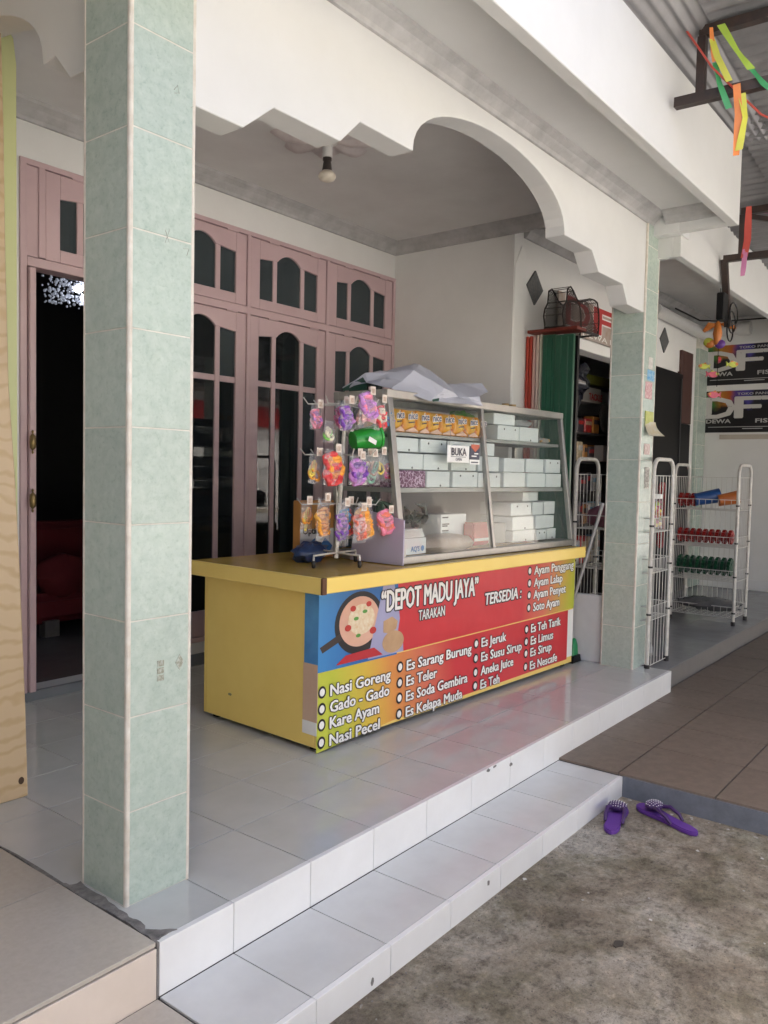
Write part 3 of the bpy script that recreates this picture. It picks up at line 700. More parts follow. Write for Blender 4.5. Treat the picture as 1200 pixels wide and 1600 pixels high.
def grad_mat(name, stops, axis='X', slope=0., lo=0., hi=1., rough=.38):
    """printed colour run across the banner"""
    m, N, L, P = new_mat(name); P.inputs['Roughness'].default_value = rough
    tc = N.new('ShaderNodeTexCoord'); sp = N.new('ShaderNodeSeparateXYZ'); L.new(tc.outputs['Object'], sp.inputs[0])
    ad = N.new('ShaderNodeMath'); ad.operation = 'MULTIPLY_ADD'; ad.inputs[1].default_value = slope
    L.new(sp.outputs['Z'], ad.inputs[0]); L.new(sp.outputs['X'], ad.inputs[2])
    mr = N.new('ShaderNodeMapRange'); mr.inputs[1].default_value = lo; mr.inputs[2].default_value = hi; L.new(ad.outputs[0], mr.inputs[0])
    r = N.new('ShaderNodeValToRGB'); e = r.color_ramp.elements
    e[0].position, e[0].color = stops[0][0], (*stops[0][1], 1); e[1].position, e[1].color = stops[-1][0], (*stops[-1][1], 1)
    for p, c in stops[1:-1]: q = e.new(p); q.color = (*c, 1)
    L.new(mr.outputs[0], r.inputs[0])
    no = N.new('ShaderNodeTexNoise'); no.inputs['Scale'].default_value = 2.5; no.inputs['Detail'].default_value = 4; L.new(tc.outputs['Object'], no.inputs['Vector'])
    m2 = N.new('ShaderNodeMapRange'); m2.inputs[3].default_value = .9; m2.inputs[4].default_value = 1.08; L.new(no.outputs[0], m2.inputs[0])
    hs = N.new('ShaderNodeHueSaturation'); L.new(r.outputs[0], hs.inputs['Color']); L.new(m2.outputs[0], hs.inputs['Value'])
    L.new(hs.outputs[0], P.inputs['Base Color'])
    n3 = N.new('ShaderNodeTexNoise'); n3.inputs['Scale'].default_value = 5; n3.inputs['Detail'].default_value = 2; L.new(tc.outputs['Object'], n3.inputs['Vector'])
    bm_ = N.new('ShaderNodeBump'); bm_.inputs['Strength'].default_value = .25; bm_.inputs['Distance'].default_value = .02; L.new(n3.outputs[0], bm_.inputs['Height']); L.new(bm_.outputs[0], P.inputs['Normal'])
    return m
RED = (.60, .030, .040); ORG = (.74, .30, .07); LIM = (.50, .55, .050); SAL = (.66, .16, .09)
up_m = grad_mat('banner_upper_print', [(0, RED), (.60, RED), (.74, SAL), (.82, (.62, .33, .08)), (.93, LIM), (1, (.47, .54, .045))], lo=.4, hi=2.19, slope=-.25)
lo_m = grad_mat('banner_lower_print', [(0, (.58, .63, .07)), (.07, LIM), (.17, (.70, .48, .06)), (.25, ORG), (.36, SAL), (.48, RED), (1, RED)], lo=0, hi=2.1, slope=.22)
SPL = lambda u: .341+.0035*u
b = MB(MC)
bn = MB(MC); bn.prism([(.0, .335), (L_-.066, SPL(2.1)), (L_-.066, .048), (.5, .036), (-.003, .004)], 'y', -.0022, -.0002).build('menu_banner', lo_m, ct)
MB(MC).prism([(.50, .345), (2.192, SPL(2.19)+.008), (2.192, .672), (.55, .676), (.50, .676)], 'y', -.0042, -.0024).build('title_banner', up_m, ct)
MB(MC).box(L_-.064, L_+.001, -.0022, -.0002, .06, SPL(2.1)).build('white_margin', white_print, ct)
# picture panel (plain blue with a bowl) wrapping round the corner of the counter
blue_m = grad_mat('picture_blue_print', [(0, (.05, .25, .55)), (.5, (.015, .12, .38)), (1, (.02, .16, .46))], lo=0, hi=.5)
MB(MC).box(-.0035, .50, -.0034, -.0023, .337, .676).build('picture_panel', blue_m, ct)
MB(MC).box(-.0038, -.0012, -.0022, .078, .37, .672).build('picture_wrap', G('picture_wrap_print', (.10, .33, .62), .4, (.05, .20, .48), 6), ct)
MB(MC).box(-.0040, -.0013, -.0022, .082, .13, .37).build('banner_wrap', G('pale_peach_print', (.62, .45, .33), .5, (.55, .36, .25), 5), ct)
MB(MC).box(-.0042, -.0014, .0, .083, .075, .13).build('banner_wrap_edge', white_print, ct)
FL = -.0036
def flat(pts, m, name, d=0.): return MB(MC).prism(pts, 'y', FL-.0004-d, FL-d).build(name, m, ct)
peach_m = G('peach_print', (.72, .44, .32), .45, (.66, .36, .25), 6); tan_m = G('tan_print', (.55, .36, .20), .45, (.40, .24, .12), 7)
rim = lambda c, rx, rz, a0=0, a1=360, n=40: [(c[0]+rx*math.cos(R(a0+(a1-a0)*k/n)), c[1]+rz*math.sin(R(a0+(a1-a0)*k/n))) for k in range(n+(a1-a0 < 360))]
flat([(.40, .676), (.47, .665), (.505, .55), (.515, .50), (.50, .43), (.54, .40), (.545, .345), (.30, .345)], G('lilac_print', (.36, .36, .55), .45), 'scroll_shadow', .0010)
flat(rim((.47, .40), .075, .05)+[], tan_m, 'scroll', .0016)
flat([(.40, .50), (.46, .515), (.50, .49), (.49, .455), (.44, .44), (.40, .45)], tan_m, 'scroll', .0015)
flat(rim((.245, .515), .155, .135), black_print, 'pan')
flat([(.005, .44), (.02, .415), (.14, .455), (.13, .485)], G('dark_handle', (.04, .025, .02), .5), 'pan_handle', .0003)
flat(rim((.245, .520), .128, .108), peach_m, 'food', .0006)
flat(rim((.255, .528), .085, .066), G('rice_print', (.80, .72, .55), .5, (.70, .50, .28), 60), 'rice', .0012)
for q, (a, c, r_) in enumerate(((.17, .50, .020), (.33, .47, .022), (.20, .58, .018), (.30, .59, .017))): flat(rim((a, c), r_, r_*.7, n=14), G('chilli_print', (.52, .03, .02), .4), 'chilli_slice', .0018)
for q, (a, c) in enumerate(((.235, .46), (.275, .56), (.22, .535))): flat(rim((a, c), .016, .008, n=12), G('leaf_print', (.10, .32, .05), .4), 'green_leaf', .0020)
flat([(.10, .352), (.40, .352), (.34, .392), (.16, .385)], G('red_print', (.50, .02, .03), .4), 'napkin', .0014)
# lettering
BL = (black_print, .055)
def line(s, u, z, wd, h, shear=.0, bold=.014, arc=0., ol=BL, m=white_print, dz=0.):
    return text(s, C(u, -.0046, z), UD*math.cos(dz)+ZD*math.sin(dz), ZD, wd, h, m, ct, bold, ol, shear, arc)
line('\u201cDEPOT MADU JAYA\u201d', .385, .543, .755, .092, bold=.022, ol=(black_print, .045))
line('TARAKAN', .652, .472, .205, .047, bold=.012, ol=(black_print, .066))
line('TERSEDIA :', 1.205, .484, .36, .058, shear=.08, bold=.026, ol=(black_print, .075))
menu = [(.07, [('Nasi Goreng', .232, .385), ('Gado - Gado', .162, .378), ('Kare Ayam', .095, .31), ('Nasi Pecel', .022, .316)]),
        (.572, [('Es Sarang Burung', .252, .522), ('Es Teler', .179, .232), ('Es Soda Gembira', .108, .492), ('Es Kelapa Muda', .034, .45)]),
        (1.187, [('Es Jeruk', .268, .235), ('Es Susu Sirup', .192, .40), ('Aneka Juice', .119, .315), ('Es Teh', .048, .18)]),
        (1.686, [('Es Teh Tarik', .275, .34), ('Es Limus', .205, .255), ('Es Sirup', .138, .24), ('Es Nescafe', .063, .31)]),
        (1.703, [('Ayam Panggang', .603, .465), ('Ayam Lalap', .534, .33), ('Ayam Penyet', .466, .375), ('Soto Ayam', .395, .30)])]
for u, rows in menu:
    for s, z, wd in rows:
        line(s, u, z-.002, wd, .046, bold=.030, ol=(black_print, .058))
        bu = u-.048
        MB(MC).prism(rim((bu, z+.022), .023, .026, n=18), 'y', -.0052, -.0048).build('bullet_ring', black_print, ct)
        MB(MC).prism(rim((bu, z+.022), .0145, .0165, n=16), 'y', -.0058, -.0053).build('bullet', white_print, ct)

# ------------------------------------------------------------------ glass display case
dc = thing('display_case', 'aluminium framed glass display case with a slanting front on the counter', 'display case', tuple(C(.53, 0, ZS)), CA)
UA, UB, ZA, ZC = .53, 2.185, ZS+.001, 1.545
def wf_(z): return .002+.110*(z-ZA)/(ZC-ZA)           # slanting front
b = MB(MC)
b.box(UA, UB, .0, .03, ZA, ZA+.034); b.box(UA, UB, .42, .45, ZA, ZA+.034); b.box(UA, UA+.03, .03, .42, ZA, ZA+.033); b.box(UB-.03, UB, .03, .42, ZA, ZA+.033)
b.build('base_rail', steel_m, dc, bevel=.002)
b = MB(MC)
b.box(UA-.004, UB+.004, .106, .136, ZC-.038, ZC); b.box(UA-.004, UB+.004, .42, .452, ZC-.038, ZC); b.box(UA-.004, UA+.028, .136, .42, ZC-.038, ZC-.0005); b.box(UB-.026, UB+.004, .136, .42, ZC-.038, ZC-.0005)
b.build('top_rail', steel_m, dc, bevel=.002)
MB(MC).box(UA+.02, UB-.02, .13, .43, ZC-.008, ZC-.002).build('top_sheet', G('grey_sheet', (.42, .42, .41), .5), dc)
for u, wd in ((UA, .034), (1.292, .022), (UB-.026, .026)):
    b = MB(MC); z0, z1 = ZA+.034, ZC-.038
    b.add([(u, wf_(z0)-.002, z0), (u+wd, wf_(z0)-.002, z0), (u+wd, wf_(z0)+.026, z0), (u, wf_(z0)+.026, z0), (u, wf_(z1)-.002, z1), (u+wd, wf_(z1)-.002, z1), (u+wd, wf_(z1)+.026, z1), (u, wf_(z1)+.026, z1)],
          [(0, 3, 2, 1), (4, 5, 6, 7), (0, 1, 5, 4), (1, 2, 6, 5), (2, 3, 7, 6), (3, 0, 4, 7)])
    b.build('front_post', steel_m, dc, bevel=.002)
for u in (UA, UB-.024): MB(MC).box(u, u+.024, .425, .449, ZA+.034, ZC-.038).build('back_post', steel_m, dc, bevel=.002)
shelf_m = G('shelf_edge', (.36, .355, .34), .45, metal=.4)
S1, S2 = 1.352, 1.090
for z, th in ((S1, .018), (S2, .022)):
    MB(MC).box(UA+.031, UB-.028, wf_(z)+.028, .42, z-th, z).build('shelf', shelf_m, dc, bevel=.0015)
case_glass = glass_mat('display_glass', (.94, .96, .95), .03, film=.02)
def glass_quad(name, P): 
    b = MB(MC); n_ = (Vector(P[1])-Vector(P[0])).cross(Vector(P[3])-Vector(P[0])).normalized()*.004
    b.add([Vector(p) for p in P]+[Vector(p)+n_ for p in P], [(0, 1, 2, 3), (7, 6, 5, 4), (0, 4, 5, 1), (1, 5, 6, 2), (2, 6, 7, 3), (3, 7, 4, 0)]); b.build(name, case_glass, dc)
z0, z1 = ZA+.034, ZC-.038
for a, c in ((UA+.035, 1.291), (1.315, UB-.027)):
    glass_quad('front_glass', [(a, wf_(z0)+.010, z0), (c, wf_(z0)+.010, z0), (c, wf_(z1)+.010, z1), (a, wf_(z1)+.010, z1)])
glass_quad('side_glass', [(UA+.012, .032, z0), (UA+.012, .424, z0), (UA+.012, .424, z1), (UA+.012, .142, z1)])
glass_quad('side_glass', [(UB-.016, .032, z0), (UB-.016, .424, z0), (UB-.016, .424, z1), (UB-.016, .142, z1)])

# ------------------------------------------------------------------ white boxes in the case
ORD = ['first', 'second', 'third', 'fourth', 'fifth', 'sixth', 'seventh', 'eighth', 'ninth']
def white_box(u0, u1, z0, z1, wf, dp, label, dots=0):
    t = thing('white_box', label, 'box', tuple(C((u0+u1)/2, wf, z0)), CA, 'white boxes in the display case')
    MB(MC).box(u0+.002, u1-.003, wf, wf+dp, z0+.001, z1-.002).build('carton', cardboard_w, t, bevel=.0025)
    if dots == 2: ps = [(u0+.3*(u1-u0), z1-.022), (u1-.2*(u1-u0), z1-.022)]
    elif dots == 1: ps = [(u0+.58*(u1-u0), z0+.010)]
    else: ps = []
    for (du, dz) in ps: MB(MC).prism([(du+.0055*math.cos(a), dz+.0055*math.sin(a)) for a in [2*math.pi*k/10 for k in range(10)]], 'y', wf-.0008, wf+.001).build('finger_hole', dot_m, t)
rr = random.Random(4)
def row(name, z0, z1, wf, dp, us, dots):
    for i, ((a, c), d) in enumerate(zip(us, dots)):
        white_box(a, c, z0, z1+rr.uniform(-.003, .003), wf+rr.uniform(-.006, .006), dp, f'white box, {ORD[i]} from the side glass in the {name}', d)
row('low row of the middle shelf', S2+.001, 1.174, .085, .22, [(.800, .993), (1.015, 1.241), (1.248, 1.468), (1.505, 1.734), (1.741, 1.950), (1.958, 2.145)], [1, 2, 2, 0, 0, 0])
row('middle row of the middle shelf', 1.176, 1.257, .095, .21, [(.577, .785), (.797, 1.005), (1.025, 1.249), (1.257, 1.459), (1.515, 1.736), (1.758, 1.955), (1.963, 2.145)], [1, 1, 1, 0, 0, 0, 2])
row('top row of the middle shelf', 1.260, 1.328, .105, .20, [(.592, .765), (.772, .985), (.995, 1.28), (1.29, 1.44)], [1, 2, 0, 0])
row('stack on the upper shelf', S1+.001, 1.436, .12, .21, [(1.475, 1.702), (1.709, 1.925)], [2, 1])
white_box(1.46, 1.683, 1.438, 1.502, .135, .2, 'white cardboard box on top of the two others on the upper shelf')
ZL = ZA+.034
row('lowest row of the bottom stack', ZL, .842, .105, .23, [(1.652, 1.893), (1.905, 2.02), (2.026, 2.14)], [1, 2, 1])
row('second row of the bottom stack', .844, .925, .115, .22, [(1.647, 1.886), (1.90, 2.016), (2.024, 2.135)], [1, 0, 0])
row('third row of the bottom stack', .927, 1.004, .12, .21, [(1.640, 1.865), (1.873, 2.0), (2.008, 2.14)], [2, 0, 0])
white_box(1.815, 1.99, 1.006, 1.062, .15, .18, 'small white box alone on top of the stack at the base of the case')
# purple patterned box
def swirl_mat():
    m, N, L, P = new_mat('purple_swirl_print'); P.inputs['Roughness'].default_value = .5
    tc = N.new('ShaderNodeTexCoord'); v = N.new('ShaderNodeTexVoronoi'); v.feature = 'DISTANCE_TO_EDGE'; v.inputs['Scale'].default_value = 42
    n_ = N.new('ShaderNodeTexNoise'); n_.inputs['Scale'].default_value = 30; L.new(tc.outputs['Object'], n_.inputs['Vector'])
    mx = N.new('ShaderNodeMix'); mx.data_type = 'RGBA'; mx.inputs[0].default_value = .06; L.new(tc.outputs['Object'], mx.inputs[6]); L.new(n_.outputs['Color'], mx.inputs[7]); L.new(mx.outputs[2], v.inputs['Vector'])
    r = N.new('ShaderNodeValToRGB'); e = r.color_ramp.elements; e[0].position = .055; e[0].color = (.62, .42, .58, 1); e[1].position = .085; e[1].color = (.13, .02, .085, 1)
    L.new(v.outputs[0], r.inputs[0]); L.new(r.outputs[0], P.inputs['Base Color']); return m
t = thing('patterned_box', 'purple box with a pale swirl pattern among the white boxes', 'box', tuple(C(.68, .085, S2)), CA)
MB(MC).box(.565, .795, .082, .36, S2+.001, 1.173).build('carton', swirl_mat(), t, bevel=.004)
# orange tissue packs
def pack_mat():
    m, N, L, P = new_mat('orange_pack_print'); P.inputs['Roughness'].default_value = .3
    tc = N.new('ShaderNodeTexCoord'); gr = N.new('ShaderNodeTexGradient'); gr.gradient_type = 'SPHERICAL'
    mp = N.new('ShaderNodeMapping'); mp.inputs['Scale'].default_value = (13, .001, 10); mp.inputs['Location'].default_value = (0, 0, -.62); L.new(tc.outputs['Object'], mp.inputs[0]); L.new(mp.outputs[0], gr.inputs[0])
    r = N.new('ShaderNodeValToRGB'); e = r.color_ramp.elements; e[0].position = 0.; e[0].color = (.85, .20, .05, 1); e[1].position = 1.; e[1].color = (.92, .58, .04, 1)
    q = e.new(.16); q.color = (.88, .33, .03, 1); q = e.new(.40); q.color = (.85, .34, .015, 1)
    L.new(gr.outputs[0], r.inputs[0]); L.new(r.outputs[0], P.inputs['Base Color']); return m
pack_m = pack_mat(); pale_m = G('pack_pale_print', (.82, .50, .36), .35); navy_m = G('navy_print', (.02, .02, .05), .4)
def tissue_pack(u0, u1, label, k):
    t = thing('tissue_pack', label, 'tissue pack', tuple(C((u0+u1)/2, .11, S1)), CA, 'orange tissue packs on the upper shelf')
    h = .108+rr.uniform(-.004, .003); N_ = 8; b = MB(MC)
    V = []; 
    for j in range(N_+1):
        for i in range(N_+1):
            x = i/N_; z = j/N_; bul = (math.sin(math.pi*x)*math.sin(math.pi*z))**.5
            V.append((u0+.0015+(u1-u0-.003)*x, .13-.024*bul, S1+.002+h*z))
    n0 = len(V)
    V += [(v[0], .30, v[2]) for v in V]
    F = [(j*(N_+1)+i, j*(N_+1)+i+1, (j+1)*(N_+1)+i+1, (j+1)*(N_+1)+i) for j in range(N_) for i in range(N_)]
    F += [tuple(n0+q for q in reversed(f)) for f in F]
    rimi = list(range(N_))+[i*(N_+1)+N_ for i in range(N_)]+[N_*(N_+1)+i for i in range(N_, 0, -1)]+[i*(N_+1) for i in range(N_, 0, -1)]
    for a, c in zip(rimi, rimi[1:]+rimi[:1]): F.append((c, a, a+n0, c+n0))
    b.add(V, F); b.build('wrapper', pack_m, t, smooth=True)
    um = (u0+u1)/2; wd = u1-u0
    MB(MC).prism([(u0+.004, S1+.008), (um+.1*wd, S1+.028), (u1-.004, S1+.010), (u1-.004, S1+.004), (u0+.004, S1+.004)], 'y', .104, .1075).build('pale_wave', pale_m, t)
    MB(MC).prism([(um+.24*wd+.008*math.cos(a), S1+.028+.008*math.sin(a)) for a in [2*math.pi*q/12 for q in range(12)]], 'y', .1035, .1065).build('orange_dot', G('pack_dot', (.62, .16, .03), .4), t)
    text('nice', C(um-.33*wd, .1000, S1+.062), (UD+ZD*.10), ZD, wd*.66, .034, navy_m, t, .025, (white_print, .045))
    MB(MC).prism([(um-.26*wd, S1+.050), (um+.16*wd, S1+.055), (um+.16*wd, S1+.049), (um-.26*wd, S1+.044)], 'y', .1005, .1035).build('strap_line', navy_m, t)
ups = [(.578, .655), (.659, .760), (.765, .848), (.850, .950), (.953, 1.06), (1.064, 1.168), (1.174, 1.268), (1.273, 1.350)]
for i, (a, c) in enumerate(ups):
    tissue_pack(a, c, f'orange tissue pack, {ORD[i]} in the line from the slanted post', i)
# odds and ends on the shelves
def film(name, tint=(.86, .88, .88), f=.18, hz=(.7, .7, .7)):
    if name not in MT: MT[name] = glass_mat(name, tint, .12, f, hz)
    return MT[name]
def blob(c, r, m, name, parent=None, jit=.12, seed=1, n=14, mm=9):
    rnd = random.Random(seed); b = MB(MC); b.ball(c, r, n, mm, jit, rnd)
    return b.build(name, m, parent, smooth=True)
tag(blob((1.82, .22, 1.462), (.11, .07, .028), film('clear_bag', (.75, .78, .78), .4), 'plastic_bag', jit=.25, seed=2), 'clear plastic bag lying on the white boxes of the upper shelf', 'bag')
t = thing('snack_bag', 'flat bag of yellow snacks at the end of the upper shelf', 'snack bag', tuple(C(2.03, .2, S1)), CA)
b = MB(MC); rn = random.Random(8)
for i in range(26): b.ball((2.03+rn.uniform(-.085, .085), .2+rn.uniform(-.06, .05), S1+.012+rn.uniform(0, .014)), (.014, .012, .010), 7, 5)
b.build('snack', G('snack_yellow', (.50, .28, .06), .5, (.36, .17, .03), 40), t, smooth=True)
blob((2.03, .2, S1+.018), (.105, .075, .022), film('clear_bag', (.75, .78, .78), .4), 'bag', t, .12, 6)
tag(blob((1.30, .25, 1.455), (.11, .06, .045), G('green_plastic', (.12, .42, .04), .3, (.05, .24, .02), 20), 'green_bag', jit=.22, seed=9), 'bright green plastic bag pushed on top of the tissue packs', 'bag')
t = thing('printed_carton', 'white carton with blue lettering at the base of the case', 'carton', tuple(C(.70, .06, ZL)), CA)
MB(MC).box(.60, .775, .055, .2, ZL, .853).build('carton', cardboard_w, t, bevel=.002)
text("AQ'S \u25cf", C(.655, .0535, .79), UD, ZD, .10, .024, G('blue_print', (.04, .22, .5), .5), t, .02)
b = MB(MC)
for k in range(4): b.box(.60+.004*k, .775-.006*k, .06, .21, .855+.0105*k, .864+.0105*k)
tag(b.build('folded_cloth', white_print, bevel=.004, seg=2, smooth=True), 'folded white cloth on top of the printed carton', 'cloth')
tag(blob((1.01, .13, .808), (.245, .10, .047), G('brown_film', (.30, .22, .18), .35, (.40, .33, .29), 16, 6), 'wrapped_bundle', jit=.07, seed=5, n=20), 'long brown bundle in clinging film lying in the case', 'bundle')
t = thing('leaflet_carton', 'white carton with small black print behind the wrapped bundle', 'carton', tuple(C(1.2, .22, ZL)), CA)
MB(MC).box(1.10, 1.33, .21, .36, ZL, .945).build('carton', cardboard_w, t, bevel=.002)
for i, z in enumerate((.93, .895, .885, .86)): MB(MC).box(1.112, 1.112+(.05, .06, .045, .055)[i], .2085, .2105, z-.004, z+.003).build('print_line', black_print, t)
t = thing('red_packet', 'red packet with a white band at the base of the case', 'packet', tuple(C(1.34, .12, ZL)), CA)
MB(MC).box(1.285, 1.44, .13, .20, ZL, .90).build('packet', G('red_pack', (.42, .02, .02), .35, (.33, .015, .012), 8), t, bevel=.008, seg=2)
MB(MC).box(1.295, 1.43, .1285, .131, .80, .815).build('band', white_print, t)
tag(MB(MC).box(1.50, 1.62, .14, .28, ZL, .89).build('grey_carton', G('grey_card', (.36, .36, .34), .7), bevel=.003), 'plain grey carton beside the red packet in the case', 'carton')
b = MB(MC); rn = random.Random(12)
for i in range(7): 
    a = rn.uniform(0, 6.28); p = C(1.02+rn.uniform(-.1, .1), .3, .89+rn.uniform(-.02, .08)); b.X = None
    b.tube([p, p+Vector((.05*math.cos(a), .01, .05*math.sin(a))), p+Vector((.09*math.cos(a+.6), .02, .08*math.sin(a+.6)))], [.016, .02, .004], 6)
tag(b.build('black_bag', G('black_plastic', (.015, .03, .018), .35), smooth=True), 'crumpled black plastic bag in the lower part of the case', 'bag')
b = MB(MC); rn = random.Random(13)
for i in range(8):
    a = rn.uniform(0, 6.28); p = C(.80+rn.uniform(-.12, .12), .34, .90+rn.uniform(-.03, .06)); b.X = None
    b.tube([p, p+Vector((.05*math.cos(a), .01, .06*math.sin(a))), p+Vector((.10*math.cos(a+.5), .02, .10*math.sin(a+.5)))], [.014, .018, .003], 6)
tag(b.build('green_bag', G('dark_green_plastic', (.012, .07, .03), .35), smooth=True), 'torn dark green plastic bag behind the folded cloth', 'bag')
# hanging open sign
t = thing('hanging_sign', 'small white hanging sign reading BUKA on the glass', 'sign', tuple(C(.985, .03, 1.25)), CA)
MB(MC).box(.889, 1.074, .024, .030, 1.216, 1.302).build('plate', white_print, t, bevel=.003)
text('BUKA', C(.918, .0215, 1.252), UD, ZD, .125, .036, navy_m, t, .02)
text('OPEN', C(.952, .0215, 1.226), UD, ZD, .052, .013, navy_m, t, .02)
MB(MC).box(.918, 1.043, .0225, .0238, 1.244, 1.2462).build('rule', navy_m, t)
MB().tube([C(.905, .026, 1.30), C(.94, .045, 1.345), C(.985, .09, 1.47)], .0012, 5).build('cord', G('grey_cord', (.3, .29, .27), .7), t)
t = thing('hanging_card', 'dark card with an orange flap hanging beside the white sign', 'card', tuple(C(1.12, .03, 1.25)), CA)
MB(MC).box(1.078, 1.165, .022, .027, 1.235, 1.303).build('card', G('dark_blue_print', (.035, .035, .075), .45), t, bevel=.001)
MB(MC).prism([(1.085, 1.311), (1.158, 1.311), (1.158, 1.297), (1.122, 1.274), (1.085, 1.297)], 'y', .0195, .0215).build('flap', G('coral_print', (.55, .12, .06), .5), t)
MB(MC).box(1.078, 1.165, .0225, .027, 1.210, 1.2345).build('white_foot', white_print, t)
for z, a, c in ((1.252, 1.092, 1.135), (1.265, 1.115, 1.15), (1.221, 1.09, 1.15)): MB(MC).box(a, c, .0205, .0222, z-.003, z+.003).build('print_line', white_print if z > 1.23 else navy_m, t)
MB().tube([C(1.122, .024, 1.305), C(1.09, .06, 1.38), C(1.02, .09, 1.47)], .0012, 5).build('cord', G('grey_cord', (.3, .29, .27), .7), t)
# corks on top
for i, u in enumerate((1.93, 2.01)):
    tag(MB(MC).lathe([(.017, 0), (.023, .048)], (u, .36, ZC), 14).build('paper_cup', G('tan_card', (.52, .36, .17), .7), smooth=True), ('small tan cup standing on the case, the one nearer the grey sheet', 'small tan cup standing on the case, the one nearer the green door')[i], 'cup', 'two tan cups on the display case')

# ------------------------------------------------------------------ crumpled grey sheet on the case
def tarp():
    P = [(.525, .395, 1.56), (.57, .43, 1.57), (.60, .31, 1.645), (.56, .26, 1.578), (.60, .15, 1.558), (.86, .27, 1.726), (.97, .27, 1.746), (.78, .16, 1.668), (.80, .072, 1.508), (.93, .085, 1.585),
         (1.03, .17, 1.66), (1.12, .20, 1.632), (1.20, .24, 1.655), (1.37, .16, 1.660), (1.35, .10, 1.618), (1.08, .10, 1.562), (1.22, .045, 1.515), (1.20, .06, 1.560), (.74, .42, 1.60), (.97, .42, 1.62), (1.25, .36, 1.58), (.66, .43, 1.56)]
    F = [(0, 2, 1), (1, 2, 21), (2, 5, 21), (21, 5, 18), (18, 5, 6), (18, 6, 19), (2, 7, 5), (0, 3, 2), (3, 4, 7), (3, 7, 2), (4, 8, 7), (7, 8, 9), (7, 9, 6), (7, 6, 5), (6, 9, 10), (6, 10, 19), (10, 11, 19), (19, 11, 12),
         (19, 12, 20), (9, 15, 10), (10, 15, 11), (15, 17, 11), (11, 17, 14), (11, 14, 12), (12, 14, 13), (12, 13, 20), (9, 8, 15), (15, 8, 16), (15, 16, 17)]
    m, N, L, Pb = new_mat('grey_green_sheet'); Pb.inputs['Roughness'].default_value = .4
    ge = N.new('ShaderNodeNewGeometry'); mx = N.new('ShaderNodeMix'); mx.data_type = 'RGBA'
    L.new(ge.outputs['Backfacing'], mx.inputs[0]); mx.inputs[6].default_value = (.47, .48, .53, 1); mx.inputs[7].default_value = (.02, .07, .045, 1); L.new(mx.outputs[2], Pb.inputs['Base Color'])
    t_ = thing('plastic_sheet', 'crumpled grey plastic sheet with a green underside thrown on top of the case', 'sheet', tuple(C(.9, .2, ZC)), CA)
    bm = bmesh.new(); vs = [bm.verts.new(C(*p)) for p in P]
    for f in F: bm.faces.new([vs[i] for i in f])
    bmesh.ops.recalc_face_normals(bm, faces=bm.faces)
    if sum(f.normal.z for f in bm.faces) < 0: bmesh.ops.reverse_faces(bm, faces=bm.faces)
    for v in bm.verts: v.co.z = ZC+(v.co.z-ZC)*(.88 if v.co.z > ZC else 1.)
    bmesh.ops.subdivide_edges(bm, edges=bm.edges[:], cuts=1, use_grid_fill=True); bm.normal_update(); rt_ = random.Random(14)
    for v in bm.verts:
        if v.co.z > ZC+.012: v.co += v.normal*rt_.uniform(-.011, .011)
    bmesh.ops.subdivide_edges(bm, edges=bm.edges[:], cuts=2, use_grid_fill=True)
    bm.normal_update()
    for v in bm.verts:
        q = v.co; k = math.sin(q.x*31+q.y*23)*math.sin(q.x*17-q.y*41+1)+.6*math.sin(q.x*67+q.z*50)
        v.co = q+v.normal*.0028*k
    inv = wm(t_).inverted(); bm.transform(inv); me = bpy.data.meshes.new('sheet'); bm.to_mesh(me); bm.free(); me.materials.append(m)
    me.polygons.foreach_set('use_smooth', [True]*len(me.polygons)); me.set_sharp_from_angle(angle=R(14))
    o = bpy.data.objects.new('sheet', me); COL.objects.link(o); o.parent = t_
    b = MB(MC); b.add([(.520, .39, 1.558), (.582, .312, 1.615), (.555, .258, 1.576), (.548, .255, 1.549), (.522, .38, 1.548)], [(0, 1, 2, 3, 4)])
    b.add([(.82, .068, 1.507), (.87, .070, 1.515), (.88, .075, 1.53), (.815, .07, 1.516)], [(0, 1, 2, 3)])
    b.build('green_underside', G('dark_green_sheet', (.018, .07, .045), .45), t_)
tarp()

# ------------------------------------------------------------------ wire stand with hair ties
SU, SW = .315, .20
hs_ = thing('display_stand', 'white wire display stand with three tiers of hooks on the counter', 'stand', tuple(C(SU, SW, ZS)), CA)
MB(MC).tube([(SU-.012, SW, ZS+.03), (SU+.035, SW, 1.50)], .0095, 10).build('pole', white_enamel, hs_, smooth=True)
for (fu, fw_) in ((.127, .164), (.29, .045), (.375, .43), (.452, .219)):
    MB(MC).tube([(SU-.012, SW, ZS+.055), (fu, fw_, ZS+.055), (fu, fw_, ZS+.045), (fu, fw_, ZS+.012)], .0045, 8).build('leg', white_enamel, hs_, smooth=True)
    MB(MC).lathe([(.006, .032), (.010, .026), (.008, .004), (.004, 0)], (fu, fw_, ZS+.001), 10).build('rubber_foot', rubber_m, hs_, smooth=True)
TIER = [1.462, 1.238, 1.018]
def pole_u(z): return SU-.012+.047*(z-ZS-.03)/(1.50-ZS-.03)
for z in TIER:
    for k in range(8):
        a = 2*math.pi*k/8+.3; r = .185 if k % 2 else .16; pu = pole_u(z)
        e_ = (pu+r*math.cos(a), SW+r*.85*math.sin(a))
        MB(MC).tube([(pu, SW, z), (e_[0], e_[1], z-.006), (e_[0]+.022*math.cos(a), e_[1]+.022*math.sin(a), z+.022)], .0028, 6).build('hook', white_enamel, hs_, smooth=True)
card_m = G('header_card_print', (.74, .70, .62), .5, (.62, .50, .42), 90)
def sat(name, c): return G(name, c, .45, tuple(min(1, x*1.5+.02) for x in c), 60, 4, .3, 120)
